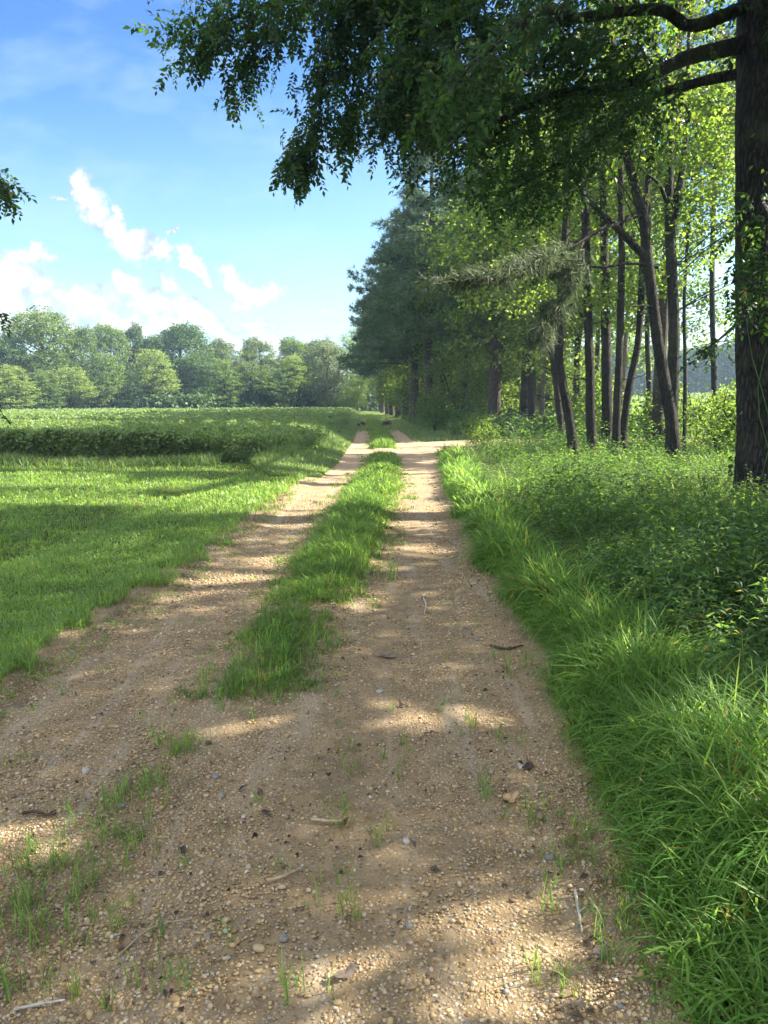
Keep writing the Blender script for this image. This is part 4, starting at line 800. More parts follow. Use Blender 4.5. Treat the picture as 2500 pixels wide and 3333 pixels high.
# ------------------------------------------------------------------ trees just outside the frame that shade the lane
def shade_tree(x, y, h, blobs, n_cl, label, size=.17, each=34, r0=.22):
    base = np.array([x, y, H(x, y)]); root = empty('shade_tree', base, label, 'tree', 'trees shading the near track'); T = Acc(); C = Acc()
    S = smooth_path([base - [0, 0, .2], base + [.1, 0, h * .35], base + [-.1, .1, h * .65], base + [0, 0, h * .95]], 6); tube(T, S, [r0 * 1.3, r0, r0 * .8, r0 * .1], 10, .04)
    cen = in_blobs([(x + b[0], y + b[1], *b[2:]) for b in blobs], n_cl, .2); limb_net(T, S, cen, r0 * .4, 30)
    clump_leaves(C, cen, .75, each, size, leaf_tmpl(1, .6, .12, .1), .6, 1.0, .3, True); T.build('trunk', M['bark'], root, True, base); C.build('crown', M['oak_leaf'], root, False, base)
shade_tree(8.0, 5.4, 13, [(0, 0, 9, 4, 3.4, 3.2), (-.6, .2, 5.6, 3, 2.4, 1.8), (0, 0, 3.4, 2.2, 2, 1.0)], 480, 'leafy roadside tree beside the near bend of the track, outside the view')
shade_tree(8.6, -1.2, 12, [(0, 0, 7.5, 4, 3.6, 3.6), (0, 0, 4.2, 3, 3, 2)], 420, 'leafy roadside tree further back along the track, outside the view')
shade_tree(12.8, 10.2, 13, [(0, 0, 9.6, 3.4, 4.2, 3.2), (0, 0, 5.6, 2.8, 3, 2.0)], 400, 'leafy tree in the strip beyond the oak, outside the view')
shade_tree(5.4, 2.0, 9, [(0, -.3, 5.6, 2.2, 2.0, 2.2), (0, 0, 3.4, 1.6, 1.5, 1)], 200, 'small leafy tree close beside the near track, outside the view', r0=.14)
def left_tree():
    b = np.array([-8.0, 10.6, 0]); root = empty('lawn_tree', b, 'leafy tree on the mown grass whose branch tips poke into view over the bean field', 'tree'); T = Acc(); C = Acc()
    S = smooth_path([b - [0, 0, .2], b + [.1, 0, 2], b + [.1, .1, 4.5], b + [0, 0, 7.4]], 6); tube(T, S, [.2, .16, .13, .03], 10, .04); T.build('trunk', M['bark'], root, True, b)
    for path, n, rad in [([b + [0, 0, 3.6], at(-120, 340, 10.6), at(-60, 350, 10.2), at(-8, 380, 10.1), at(12, 415, 10)], 22, .11), ([b + [0, 0, 2.2], at(-160, 640, 10.4), at(-80, 640, 10.2), at(-26, 670, 10)], 26, .13),
                         ([b + [0, 0, 1.2], at(-150, 850, 10.4), at(-80, 860, 10.2), at(-32, 875, 10)], 30, .14)]:
        B = Acc(); tube(B, smooth_path(path, 6), [.05, .03, .006], 6); B.build('branch', M['bark'], root, True, b); c, Y, s = bough_sprays(path, n, rad, .5, (.7, 1.0), False, .55); sprays(C, c, Y, s)
    cen = in_blobs([(-8.3, 10.6, 4.6, 2.2, 2.4, 3.0)], 130, .3); k = len(cen) * 5; c = np.repeat(cen, 5, 0) + rng.normal(0, .3, (k, 3)); c = c[c[:, 0] < -.52 * c[:, 1] - .55]
    sprays(C, c, norm(c - b - [0, 0, 4]) + rng.normal(0, .5, c.shape) + [0, 0, -.3], rng.uniform(.8, 1.2, len(c))); limb_net(T, S, cen, .06, 1); C.build('crown', M['oak_leaf'], root, False, b)
left_tree()

# ------------------------------------------------------------------ pines and hardwoods of the roadside wood
def pine_proto(label, h=15.5, z0=4.6, R=4.6, tufts=4300, boughs=78):
    root = empty('pine_tree', (0, 0, 0), label, 'tree', 'pines along the far track'); T = Acc(); C = Acc(); S = smooth_path([(0, 0, -.2), (.05, 0, h * .35), (-.08, .05, h * .7), (0, 0, h)], 8); tube(T, S, [.30, .25, .22, .18, .12, .03], 10, .04)
    tt = [tuft_tmpl(15, .30, .034, .8, 1.1) for _ in range(4)]; cs = []; ys = []
    for k in range(boughs):
        u = (k + rng.random()) / boughs; z = z0 + (h - z0 - .3) * u; L = R * (1 - u ** 1.7) * rng.uniform(.6, 1.1) * (.75 + .5 * min(u * 4, .5)) + .35; a = rng.uniform(0, 2 * pi); d = np.array([cos(a), sin(a), 0])
        p = [np.array([0, 0, z]), d * L * .5 + [0, 0, z + .02 * L], d * L + np.array([0, 0, z + rng.uniform(-.16, .26) * L])]; Q = smooth_path(p, 5); tube(T, Q, [.06 * (1.1 - u), .012], 5)
        n = int(tufts / boughs * (.35 + L / R)); i = rng.uniform(.28, 1, n) ** .8 * (len(Q) - 1.01); q = i.astype(int); f = (i - q)[:, None]; c = Q[q] * (1 - f) + Q[q + 1] * f
        side = np.array([-d[1], d[0], 0]); sp = rng.normal(0, .20, n) * L * (1.15 - i / len(Q)); sp = np.round(sp / .35) * .35 + rng.normal(0, .10, n); c = c + side * sp[:, None] + rng.normal(0, .15, (n, 3)); cs.append(c); ys.append(d * .6 + side * np.sign(sp)[:, None] * .5 + rng.normal(0, .5, (n, 3)) + [0, 0, .15])
    c = np.concatenate(cs); Y = np.concatenate(ys)
    for k, t in enumerate(tt):
        q = np.arange(len(c)) % 4 == k; C.inst(t, c[q], dir_rot(Y[q]), rng.uniform(.8, 1.3, q.sum())[:, None])
    for k in range(4):   # dead snags below the crown
        a = rng.uniform(0, 6.28); z = rng.uniform(2.2, z0 + 1); D = Acc(); tube(D, smooth_path([(0, 0, z), (cos(a) * .6, sin(a) * .6, z + .05), (cos(a) * 1.2, sin(a) * 1.2, z - .1)], 3), [.035, .01], 5); D.build('snag', M['bark_pale'], root, True)
    T.build('trunk', M['bark_pine'], root, True); C.build('crown', M['needle'], root); return root
def row():
    G = 'pines along the far track'
    PR = [pine_proto('blue-green pine with a bare lit trunk right at the track edge, snag sticking out low'), pine_proto('bushy blue-green pine leaning its crown far over the track', 14.2, 4.0, 5.3, 4600, 78), pine_proto('tall narrow pine rising behind the bushy overhanging one', 17, 5.0, 4.3, 4300, 84)]
    put = [(0, 2.0, 52, 1.0), (1, 1.7, 61, 1.0), (2, 2.7, 46.5, 1.0)]
    for i, x, y, s in put: PR[i].location = (x, y, H(x, y)); PR[i].rotation_euler = (0, 0, 1.3 * i + .4)
    more = [(0, 1.3, 70, 1.0, 'pine fourth along the overhanging row, dark behind the bushy one'), (1, .8, 80, 1.02, 'low sweeping pine further down the shaded lane'), (2, .4, 91, 1.0, 'narrow pine near the far dark end of the lane'), (0, 4.6, 57, 1.08, 'tall pine standing one step inside the wood behind the lit trunk'),
            (2, 3.9, 75, 1.1, 'tall pine deep in the wood behind the lane row'), (1, 5.2, 36.5, 1.05, 'thick dark pine nearest the side track on its far side'), (0, 6.6, 46, 1.08, 'pine among hardwoods in the middle of the wood'), (2, -.2, 104, .95, 'small-looking last pine at the lane end'),
            (1, 4.4, 90, 1.05, 'bushy pine inside the wood toward the lane end'), (2, 8.2, 39, 1.0, 'slim pine trunk deep in the wood past the side track')]
    for k, (i, x, y, s, lab) in enumerate(more): copy_tree(PR[i], (x, y, H(x, y)), 2.1 * k + .3, (s, s, s), lab, G)
    HW = 'hardwoods in the roadside wood'
    W = [tree_proto('wood_tree', 'dense young hardwood crowding the wood edge with low branches', 'tree', 11.5, [(0, 0, 6.5, 2.8, 2.8, 3.2), (0, 0, 9.5, 2.2, 2.2, 2.2), (0, 0, 3.6, 2.2, 2.2, 1.2)], 260, 26, .55, .20, 'bark', 'wood_leaf', .15, group=HW, limbs=34),
         tree_proto('wood_tree', 'tall spreading hardwood at the wood edge with a bare grey trunk', 'tree', 14, [(0, 0, 9, 3.4, 3.4, 3.2), (1, .6, 6.2, 2.4, 2, 1.4), (0, 0, 12, 2.4, 2.4, 1.8)], 280, 26, .6, .20, 'bark', 'wood_leaf', .18, group=HW, limbs=36),
         tree_proto('wood_tree', 'slim pale-barked hardwood with a light airy crown', 'tree', 12.5, [(0, 0, 8, 2.3, 2.3, 3.2), (0, 0, 11, 1.7, 1.7, 1.6)], 200, 24, .55, .19, 'bark_pale', 'bright_leaf', .11, group=HW, limbs=30)]
    pos0 = [(4.4, 42.5), (6.3, 35.2), (7.6, 33.4)]
    for w, (x, y) in zip(W, pos0): w.location = (x, y, H(x, y))
    more = [(0, 3.6, 49, 'young hardwood squeezed between the lit pine and the wood edge'), (0, 6.0, 40.5, 'leafy hardwood behind the corner of the side track'), (1, 9.2, 37, 'wide hardwood over the far side of the side track'), (2, 5.4, 50, 'slim pale hardwood inside the wood, leaves catching sun'), (1, 7.6, 53, 'spreading hardwood deep inside the wood'),
            (0, 5.8, 64, 'rounded hardwood behind the pines halfway down the lane'), (1, 9.5, 45, 'large hardwood at the open side of the wood'), (2, 10.5, 34.2, 'thin sunlit hardwood at the field end of the side track'), (0, 9.6, 58, 'dense hardwood on the field side of the wood'), (1, 6.6, 80, 'hardwood backing the far pines'),
            (0, 2.6, 97, 'bushy hardwood closing in on the lane end'), (2, 7.0, 29.8 + 4.6, 'slim pale hardwood beside the side track mouth'), (1, 11.5, 51, 'outermost spreading hardwood facing the open field'), (0, -.6, 118, 'rounded tree blocking the end of the lane'), (1, -4.6, 130, 'tall tree over the very end of the lane'), (0, 2.8, 112, 'bushy tree closing the lane end on the wood side')]
    for k, (i, x, y, lab) in enumerate(more): copy_tree(W[i], (x, y, H(x, y)), 1.7 * k, (1, 1, rng.uniform(.92, 1.12)), lab, HW)
    # shrubs
    U = tree_proto('understory_tree', 'low leafy sapling thicket at the foot of the lit pine', 'tree', 5, [(0, 0, 3.2, 1.9, 1.9, 1.7), (.8, 0, 1.8, 1.4, 1.4, 1.0), (-.8, .3, 1.7, 1.4, 1.4, 1.0)], 190, 24, .42, .16, 'bark', 'wood_leaf', .06, group='low trees under the pines', limbs=26, stems=2)
    U.location = (3.6, 53, H(3.6, 53))
    for k, (x, y, s, lab) in enumerate([(4.6, 45.5, 1.1, 'leafy understory tree between the pines and the wood edge shrubs'), (5.3, 38.4, .9, 'low leafy tree beneath the corner hardwoods'), (6.9, 41, 1.2, 'shaded low tree behind the corner hardwoods'), (2.6, 60, 1.1, 'low leafy tree under the bushy overhanging pine'), (2.2, 68, 1.15, 'leafy bush-like tree under the fourth pine'), (1.6, 78, 1.2, 'low tree under the sweeping far pine'), (1.0, 88, 1.2, 'low tree near the dark end of the pine row'), (5.8, 56, 1.3, 'shaded thicket deep under the lit pine row'), (8.4, 48, 1.3, 'thicket in the middle of the wood'), (8.6, 40.5, 1.0, 'low sunlit tree deep beyond the side track'), (7.4, 62, 1.4, 'thicket on the field side under the far pines'), (4.6, 72, 1.4, 'shaded thicket behind the far pine row'), (10.2, 44, 1.2, 'low leafy tree at the open edge past the side track'), (3.4, 84, 1.4, 'low thicket filling the wood near the lane end'), (9.0, 36.0, .8, 'small leafy tree right across the side track'), (-4.6, 112, 1.0, 'leafy bush beside the lane end on the crop side')]):
        copy_tree(U, (x, y, H(x, y)), 1.9 * k, (s, s, s * rng.uniform(.85, 1.1)), lab, 'low trees under the pines')
    S = tree_proto('shrub', 'round sunlit shrub beside the foot of the forked leaner', 'shrub', 2.0, [(0, 0, 1.1, .8, .8, .8)], 70, 22, .3, .11, 'bark', 'bright_leaf', .03, group='roadside shrubs', limbs=16, stems=3)
    sh = [(10.9, 24.5, .9, 'taller sunlit shrub between the slender group and the open field'), (7.0, 24.6, 1.25, 'leafy shrub seen between the upright trunks of the slender group'), (8.9, 20.6, .9, 'full sunlit shrub just behind the foot of the forked leaner'), (10.4, 19.4, .6, 'yellow-green shrub in full sun near the open field'), (8.6, 23.6, 1.1, 'sunlit shrub filling the gap behind the curved thin stem'), (3.6, 32.6, .55, 'small leafy sapling on the far bank of the side track'), (9.2, 14.6, .8, 'low bright bush between the oak and the forked leaner'),
          (10.6, 16.4, .7, 'low sunlit bush at the field side behind the oak'), (2.5, 38, .95, 'pale leafy shrub at the wood edge by the far rut'), (2.5, 44.5, 1.1, 'pale bushy shrub in front of the lit pine trunk'), (2.9, 27.0 - 4.2, .55, 'small weedy sapling at the near corner of the side track')]
    S.location = (8.9, 18.9, H(8.9, 18.9))
    for k, (x, y, s, lab) in enumerate(sh): copy_tree(S, (x, y, H(x, y)), k * 1.3, (s, s, s), lab, 'roadside shrubs', {'crown': M['wood_leaf' if x < 4 else 'bright_leaf']})
row()

# ------------------------------------------------------------------ tree line across the field
def far_line():
    FG, BG = 'front trees across the field', 'tall trees behind across the field'
    hide = 'across the field'
    def P(label, h, blobs, ncl, ne, r, leaf, **k): return tree_proto('field_tree', label, 'tree', h, blobs, ncl, ne, r, leaf, **k)
    big = P('', 14, [(0, 0, 8, 4.2, 4.2, 4), (1.6, 0, 11, 2.6, 2.6, 2.4), (-2, .5, 10.5, 2.4, 2.4, 2.2), (-2.6, -.6, 6, 2.4, 2.4, 2.2), (2.6, -.5, 6.2, 2.6, 2.4, 2.4), (0, -1, 3.6, 3, 2.5, 2)], 640, 26, .50, .29, r0=.28, limbs=40)
    rnd = P('', 13, [(0, 0, 8.6, 3.6, 3.6, 3.6), (0, 0, 5, 3.0, 3.0, 2.4), (1.2, 0, 10.6, 2, 2, 1.8), (-1.4, 0, 10.2, 2, 2, 1.7)], 600, 26, .48, .28, r0=.26, limbs=36)
    airy = P('', 13, [(0, 0, 8.5, 2.6, 2.6, 3.6), (1.2, 0, 10.8, 1.7, 1.7, 1.6), (-1.5, 0, 7, 1.8, 1.8, 2)], 380, 20, .45, .27, r0=.22, limbs=46)
    low = P('', 6.6, [(0, 0, 3.8, 2.8, 2.6, 1.9), (1.4, 0, 5.0, 1.5, 1.4, .9), (-1.4, -.3, 4.8, 1.5, 1.4, .9), (0, -.6, 2.2, 2.6, 2, 1.2)], 380, 22, .40, .21, r0=.10, stems=3, limbs=40, flat=.4, up=2)
    fea = P('', 7.6, [(0, 0, 4.6, 2.4, 2.2, 2.2), (1.5, 0, 3.4, 1.7, 1.5, 1.1), (-1.5, 0, 3.6, 1.7, 1.5, 1.2), (0, 0, 6.4, 1.4, 1.4, .9), (.2, -.8, 2.0, 2, 1.4, .9)], 430, 22, .38, .20, r0=.09, stems=4, limbs=48, flat=.35, up=2.2)
    wil = P('', 8, [(0, 0, 5.2, 2.5, 2.4, 2.5), (0, 0, 2.6, 2.7, 2.4, 1.8), (.8, 0, 6.8, 1.4, 1.4, 1.1)], 440, 26, .42, .19, r0=.16, stems=2, limbs=44, up=.4, droop=.9, bark='bark_pale')
    HT = {'big': 14, 'rnd': 13, 'airy': 13, 'low': 6.6, 'fea': 7.6, 'wil': 8}; WD = {'big': 9.4, 'rnd': 7.6, 'airy': 6, 'low': 6.4, 'fea': 6.4, 'wil': 6}; PR = {'big': big, 'rnd': rnd, 'airy': airy, 'low': low, 'fea': fea, 'wil': wil}
    used = set()
    def put(kind, dx, top, w, mat, label, grp, back=0):
        D = 82 + .05 * dx + back; q = at(dx, 880, D); hgt = at(dx, top, D)[2]; x, y = q[0], q[1]; wid = w * (1.0 if kind == 'low' else 1.18) * K / FOC * D; s = (wid / WD[kind],) * 2 + ((hgt + .15) / HT[kind],)
        if kind not in used:
            used.add(kind); r = PR[kind]; r.location = (x, y, H(x, y)); r.scale = s; r['label'] = label; r['group'] = grp; r.rotation_euler = (0, 0, rng.uniform(0, 6))
            for c in r.children:
                if c.name.startswith('crown'): c.data.materials[0] = M[mat]
        else: copy_tree(PR[kind], (x, y, H(x, y)), rng.uniform(0, 6.28), s, label, grp, {'crown': M[mat]})
    b = lambda *a: put(*a, BG, 9)
    b('rnd', 14, 718, 95, 'far_dark', 'dark half-hidden tall tree at the field line behind the poking branch tips'); b('big', 98, 655, 165, 'far_green', 'tallest and broadest tree of the line across the bean field')
    b('rnd', 182, 700, 70, 'far_green', 'shoulder-like tree tucked against the tallest one'); b('rnd', 245, 695, 74, 'far_green', 'rounded upright crown just past the tallest tree'); b('airy', 292, 694, 46, 'far_dark', 'slim dark spire beside the rounded upright crown')
    b('rnd', 330, 722, 80, 'far_dark', 'lower dark crown between the slim spire and the dense dark dome'); b('rnd', 396, 694, 118, 'far_dark', 'dense dark dome-shaped tree in the middle of the line'); b('big', 455, 735, 90, 'far_green', 'mid-height loose crown next to the dense dark dome')
    b('airy', 492, 728, 60, 'far_grey', 'pale thin-leaved tree standing above the middle of the line'); b('airy', 530, 745, 46, 'far_yellow', 'small yellowish crown between two pale thin trees'); b('airy', 566, 724, 70, 'far_grey', 'lacy pale tall tree with sky showing through'); b('rnd', 606, 768, 60, 'far_dark', 'low dark crown in the notch of the tree line')
    b('airy', 638, 722, 70, 'far_green', 'upright open tree rising over the bright yellow-green one'); b('rnd', 686, 728, 90, 'far_grey', 'soft rounded pale tree behind the silvery one')
    f = lambda *a: put(*a, FG)
    f('fea', -40, 792, 110, 'far_yellow', 'low yellow-green feathery tree at the outer end of the front row'); f('fea', 24, 786, 110, 'far_yellow', 'feathery yellow-green tree beside the poking branch tips'); f('fea', 96, 796, 96, 'far_green', 'low spreading tree in front of the tallest one'); f('fea', 158, 790, 104, 'far_yellow', 'bright feathery small tree before the rounded crown')
    f('fea', 232, 758, 104, 'far_green', 'feathery mid-height tree in the front row under the slim spire'); f('fea', 270, 796, 80, 'far_dark', 'small shaded tree filling the front row beneath the feathery one'); f('fea', 332, 750, 118, 'far_yellow', 'feathery light tree with several spreading stems at its foot')
    f('rnd', 420, 762, 90, 'far_dark', 'dark rounded front tree beneath the dense dome'); f('fea', 476, 772, 92, 'far_green', 'loose green front tree next to the dark rounded one'); f('fea', 545, 778, 108, 'far_green', 'wide feathery front tree beneath the lacy pale one'); f('rnd', 590, 800, 60, 'far_dark', 'short dark tree beside the bright yellow-green one')
    f('fea', 636, 764, 92, 'far_yellow', 'bright yellow-green layered tree toward the lane end of the line'); f('wil', 706, 738, 112, 'far_grey', 'silvery drooping willow-like tree last before the lane'); f('airy', 772, 812, 44, 'far_green', 'small dark-stemmed tree standing by the lane end')
    f('low', 745, 850, 50, 'far_dark', 'low dark bush at the foot of the silvery tree')
    # a deep wood behind the line, and the one beyond the other field: each reads as one mass
    def mass(name, label, pts, mat, n, leaf):
        A = Acc()
        for (x0, y0, x1, y1, h, dep) in pts:
            t = rng.random(n); x = x0 + (x1 - x0) * t; y = y0 + (y1 - y0) * t; hh = h * (.62 + .5 * fbm(x * .16, y * .16, 95)); z = rng.random(n) ** .9 * hh; dpt = np.sqrt(np.clip(1 - (z / hh * .9) ** 2, 0, 1)); xx = x + rng.normal(0, .5, n); yy = y + (rng.random(n) - .5) * dep * dpt
            A.inst(leaf2_tmpl(1, .8, .15), np.stack([xx, yy, H(xx, yy) + z], -1), leaf_rot(n, .2, 1), (leaf * rng.uniform(.7, 1.4, n))[:, None])
        tag(A.build(name, M[mat]), label, 'woods', kind='stuff')
    mass('distant_woods', 'shaded wood filling in behind the tree line across the bean field', [(-85, 100, -30, 106, 7.5, 8), (-30, 106, 2, 132, 7, 8), (-85, 92, -22, 98, 2.6, 5), (-26, 104, -5, 124, 2.6, 4)], 'far_dark', 15000, .5)
    mass('hazy_woods', 'bluish wood across the open crop beyond the roadside trees', [(18, 150, 110, 140, 11, 14), (60, 120, 130, 100, 12, 12), (6, 138, 30, 150, 10, 10)], 'far_dark', 24000, 1.0)
far_line()

# ------------------------------------------------------------------ young turkeys far up the lane
def turkeys():
    m_d = plain_mat('dark_feathers', (0.02, 0.018, 0.018), (0.05, 0.045, 0.04), 30); m_g = plain_mat('grey_feathers', (0.10, 0.085, 0.07), (0.22, 0.19, 0.16), 30); m_h = plain_mat('pale_neck', (0.30, 0.25, 0.22), (0.42, 0.36, 0.33), 20)
    def bird(x, y, rz, s, mat, label, up=1.0):
        root = empty('wild_turkey', (x, y, H(x, y) + .01), label, 'turkey', 'wild turkeys up the lane'); root.rotation_euler = (0, 0, rz); root.scale = (s, s, s); B = Acc()
        tube(B, smooth_path([(-.40, 0, .20), (-.26, 0, .27), (-.12, 0, .33), (.04, 0, .35), (.15, 0, .36), (.20, 0, .43), (.215, 0, .52 * up), (.22, 0, .60 * up)], 4), [.015, .05, .10, .13, .125, .10, .055, .033, .026, .022], 12)
        for sd in (-1, 1):
            tube(B, smooth_path([(.0, .055 * sd, .30), (-.02, .06 * sd, .2), (.015, .06 * sd, .12), (-.01, .06 * sd, .015)], 3), [.045, .025, .011, .010], 7)
            for a in (-.5, 0, .5): tube(B, np.array([(-.01, .06 * sd, .012), (.05 * cos(a), .06 * sd + .05 * sin(a), .006)]), [.008, .004], 5)
        B.build('body', mat, root, True); Hd = Acc(); tube(Hd, smooth_path([(.21, 0, .585 * up), (.225, 0, .61 * up + .015), (.255, 0, .615 * up + .015), (.275, 0, .60 * up + .012), (.30, 0, .585 * up + .012)], 4), [.022, .034, .032, .016, .003], 10); Hd.build('head', m_h, root, True)
        W = Acc()
        for sd in (-1, 1):
            V = []; F = []; n = 9
            for i in range(n):
                t = i / (n - 1); w_ = .075 * sin(pi * min(1, t * .9 + .12)); xx = .12 - .34 * t; V += [(xx, sd * (.128 - .05 * t), .36 + w_ - .05 * t), (xx, sd * (.140 - .05 * t), .33 - .05 * t), (xx, sd * (.12 - .05 * t), .33 - w_ - .05 * t)]
            for i in range(n - 1): a = 3 * i; F += [[a, a + 3, a + 4], [a, a + 4, a + 1], [a + 1, a + 4, a + 5], [a + 1, a + 5, a + 2]]
            W.add(V, F)
        W.build('wings', mat, root, True)
    def spot(dx, dy): g = ground_at(dx, dy); return g[0], g[1]
    p = lambda dx, dy: spot(dx, dy)
    bird(*p(774.5, 924), 1.9, .62, m_d, 'small dark turkey head-down in the lane-side rut, lower of the pair', .85); bird(*p(783.5, 921.5), 2.4, .70, m_d, 'dark turkey with a raised pale neck, upper of the pair in the rut')
    bird(*p(834, 922.5), .35, .85, m_d, 'tall black turkey standing side-on by the wood-side rut'); bird(*p(839.5, 922), -1.2, .72, m_g, 'grey turkey with pale upright neck close beside the black one'); bird(*p(843.5, 921.5), -1.5, .74, m_g, 'brownish turkey furthest onto the wood-side rut, neck up')
    bird(*p(701.5, 925), -.4, .95, m_g, 'pale grey turkey half hidden in the tall verge grass by the crop')
turkeys()

# ------------------------------------------------------------------ litter on the track: sticks, stones, leaves
def litter():
    lm = {k: plain_mat('fallen_' + k, a, b, 30) for k, a, b in (('brown', (0.10, 0.06, 0.04), (0.20, 0.13, 0.08)), ('purple', (0.085, 0.066, 0.055), (0.17, 0.14, 0.12)), ('tan', (0.30, 0.20, 0.11), (0.42, 0.30, 0.18)), ('dark', (0.03, 0.022, 0.018), (0.07, 0.05, 0.04)))}
    def dead_leaf(dx, dy, size, mat, label, rz=None, curl=.35):
        g = ground_at(dx, dy); A = Acc(); rz = rng.uniform(0, 6.28) if rz is None else rz
        a = np.radians(np.arange(0, 360, 18)); r = (.40 + .10 * np.cos(a * rng.integers(2, 6) + rng.uniform(0, 6)) + rng.normal(0, .05, 20)) * size * .8; x = np.cos(a) * r; y = np.sin(a) * r * .7; z = curl * (x * x + y * y * .4) / size * (1.5 + 1.3 * np.sin(a * 2 + rng.uniform(0, 6))) + .004
        V = np.vstack([np.stack([x, y, z], -1), np.stack([x, y, z], -1) * [.5, .5, .35] + [0, 0, .003], [0, 0, .004]]); n = 20; F = []
        for i in range(n): j = (i + 1) % n; F += [[i, j, n + j], [i, n + j, n + i], [n + i, n + j, 2 * n]]
        A.add(V, F); tube(A, np.array([[size * .5, 0, .01], [size * .95, .04 * size, .006]]), [.0025, .0015], 4)
        o = A.build('fallen_leaf', lm[mat]); o.location = (g[0], g[1], H(g[0], g[1]) + .02); o.rotation_euler = (0, 0, rz); tag(o, label, 'leaf', 'fallen leaves on the track')
    dead_leaf(1295, 2062, .085, 'purple', 'purplish dead leaf near the long grass low on the track'); dead_leaf(745, 2102, .09, 'purple', 'crumpled grey-brown leaf at the foot of the grass tuft'); dead_leaf(835, 1413, .16, 'purple', 'big curled grey leaf lying between the ridge and the rut'); dead_leaf(1100, 1722, .11, 'tan', 'curled tan leaf just past the sunlit patch')
    dead_leaf(1140, 1655, .10, 'dark', 'dark leaf scrap at the far side of the sunlit patch'); dead_leaf(575, 1752, .06, 'dark', 'small black curled leaf on open gravel'); dead_leaf(150, 2140, .07, 'brown', 'brown leaf among the lowest green tufts'); dead_leaf(395, 1835, .06, 'dark', 'shrivelled black leaf beside the dry grass wisps'); dead_leaf(868, 1518, .07, 'dark', 'dark upright leaf scrap inside the middle light patch'); dead_leaf(265, 2040, .07, 'brown', 'rolled brown leaf near the pale straw twig'); dead_leaf(915, 1290, .10, 'brown', 'brown leaf far up the worn rut'); dead_leaf(1090, 1440, .09, 'brown', 'brown leaf at the grass side of the worn rut'); dead_leaf(1250, 2165, .07, 'purple', 'greyish leaf under the lowest grass seedling')
    sm = {k: plain_mat('stone_' + k, a, b, 40, .6) for k, a, b in (('white', (0.24, 0.23, 0.21), (0.40, 0.385, 0.36)), ('blue', (0.13, 0.13, 0.13), (0.24, 0.235, 0.23)), ('brown', (0.2, 0.15, 0.1), (0.3, 0.24, 0.17)))}
    def stone(dx, dy, r, mat, label):
        r = r * .8; g = ground_at(dx, dy); A = Acc(); n = 14; m_ = 9; th = np.linspace(0, 2 * pi, n, endpoint=False); ph = np.linspace(0, pi, m_); sh = rng.uniform(.75, 1.1, 3) * [1.15, .9, .6]; V = []; o1, o2 = rng.uniform(0, 9, 2)
        for p in ph:
            for t in th: k = 1 + .28 * (vnoise(np.cos(t) * 1.6 + o1 + np.cos(p), np.sin(t) * 1.6 + o2, 3) - .5); V.append(np.array([cos(t) * sin(p), sin(t) * sin(p), cos(p)]) * sh * r * k)
        F = []
        for i in range(m_ - 1):
            for j in range(n): a = i * n + j; b = i * n + (j + 1) % n; F += [[a, a + n, b + n], [a, b + n, b]]
        A.add(V, F); o = A.build('stone', sm[mat], smooth=True); o.location = (g[0], g[1], H(g[0], g[1]) + .014 + r * .25); o.rotation_euler = (0, 0, rng.uniform(0, 6)); tag(o, label, 'stone', 'larger stones on the track')
    stone(878, 1812, .022, 'white', 'white rough stone alone on the bare rut'); stone(1186, 1848, .024, 'blue', 'bluish stone by the seedling at the rut side'); stone(1150, 1808, .014, 'white', 'small white stone just up from the bluish one'); stone(262, 1735, .020, 'blue', 'blue-grey stone beside the green tufts'); stone(480, 1712, .021, 'blue', 'blue-grey stone on open gravel below the ridge'); stone(466, 1672, .02, 'blue', 'darker grey stone just up from the open-gravel one')
    stone(185, 1660, .026, 'white', 'flat pale stone on the nearer rut gravel'); stone(1128, 1652, .022, 'white', 'white chip at the sunlit patch edge'); stone(448, 2015, .014, 'blue', 'small grey stone among the lowest pebbles'); stone(613, 2022, .016, 'blue', 'smooth grey pebble below the straw bundle'); stone(820, 1487, .024, 'white', 'whitish stone in the shade before the middle light patch')
    km = {k: plain_mat('twig_' + k, a, b, 30) for k, a, b in (('dark', (0.03, 0.02, 0.015), (0.08, 0.055, 0.04)), ('pale', (0.30, 0.28, 0.26), (0.46, 0.44, 0.41)), ('straw', (0.22, 0.18, 0.12), (0.36, 0.30, 0.22)))}
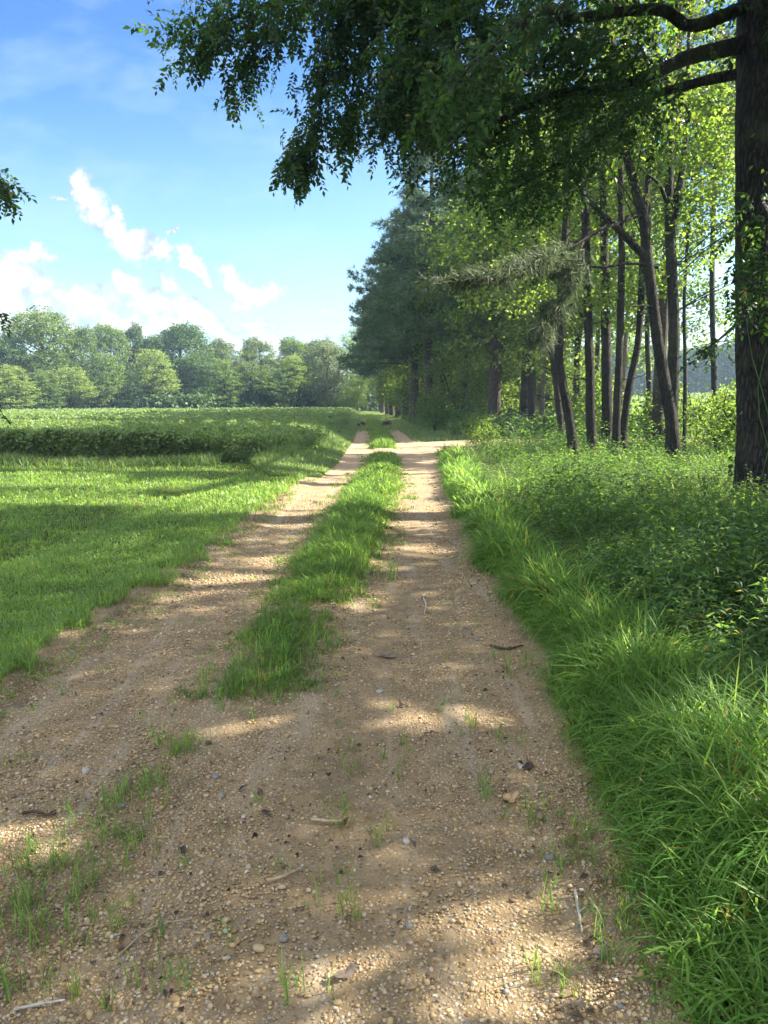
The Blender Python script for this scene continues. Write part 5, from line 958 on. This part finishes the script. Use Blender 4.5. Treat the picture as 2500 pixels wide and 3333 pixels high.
    def twig(pts, r, mat, label):
        P = np.array([ground_at(*p) for p in pts]); b = P[0].copy(); P[:, 2] = H(P[:, 0], P[:, 1]) + .018 + r + rng.uniform(0, .008, len(P)); A = Acc(); tube(A, smooth_path(P, 5), [r, r * .9, r * .6], 7, .12)
        s = P[len(P) // 2]; tube(A, np.array([s, s + [.03, .02, .008]]), [r * .6, r * .3], 5); o = A.build('twig', km[mat], None, True, b); o.location = b; tag(o, label, 'twig', 'twigs on the track')
    twig([(48, 1755), (75, 1753), (100, 1758), (122, 1756)], .006, 'dark', 'dark stick lying in the sunlit corner of gravel'); twig([(1242, 1930), (1250, 1975), (1258, 2015)], .005, 'pale', 'pale grey stick along the foot of the long grass'); twig([(915, 1292), (920, 1305), (917, 1325)], .006, 'pale', 'crooked pale twig on the worn rut'); twig([(260, 2058), (330, 2005), (425, 1985)], .003, 'straw', 'long straw stalk across the lowest gravel'); twig([(575, 1905), (610, 1893), (655, 1872)], .006, 'straw', 'bundle-like straw twig below the ridge'); twig([(672, 1770), (715, 1775), (755, 1772)], .006, 'straw', 'grey straw twig between the ridge and the rut'); twig([(1060, 1395), (1095, 1405), (1130, 1402)], .008, 'dark', 'dark stick by the grass side of the worn rut'); twig([(30, 2178), (80, 2172), (140, 2160)], .004, 'pale', 'pale stalk in the lowest corner by the tufts')
litter()

# ------------------------------------------------------------------ air
def build_haze():
    me = bpy.data.meshes.new('haze'); x0, x1, y0, y1, z0, z1 = -470, 470, -130, 560, -1.3, 21
    me.from_pydata([(x, y, z) for z in (z0, z1) for y in (y0, y1) for x in (x0, x1)], [], [(0, 2, 3, 1), (4, 5, 7, 6), (0, 1, 5, 4), (1, 3, 7, 5), (3, 2, 6, 7), (2, 0, 4, 6)])
    m, g = new_mat('haze'); out = g.n('ShaderNodeOutputMaterial'); v = g.n('ShaderNodeVolumePrincipled'); v.inputs['Color'].default_value = (0.50, 0.72, 1.0, 1); v.inputs['Density'].default_value = HAZE; v.inputs['Anisotropy'].default_value = 0.3
    g.l(v.outputs[0], out.inputs['Volume']); me.materials.append(m); tag(link('haze', me), 'faint blue summer haze in the air over field and lane', 'haze', kind='stuff')
HAZE = 0.0007
if HAZE: build_haze()
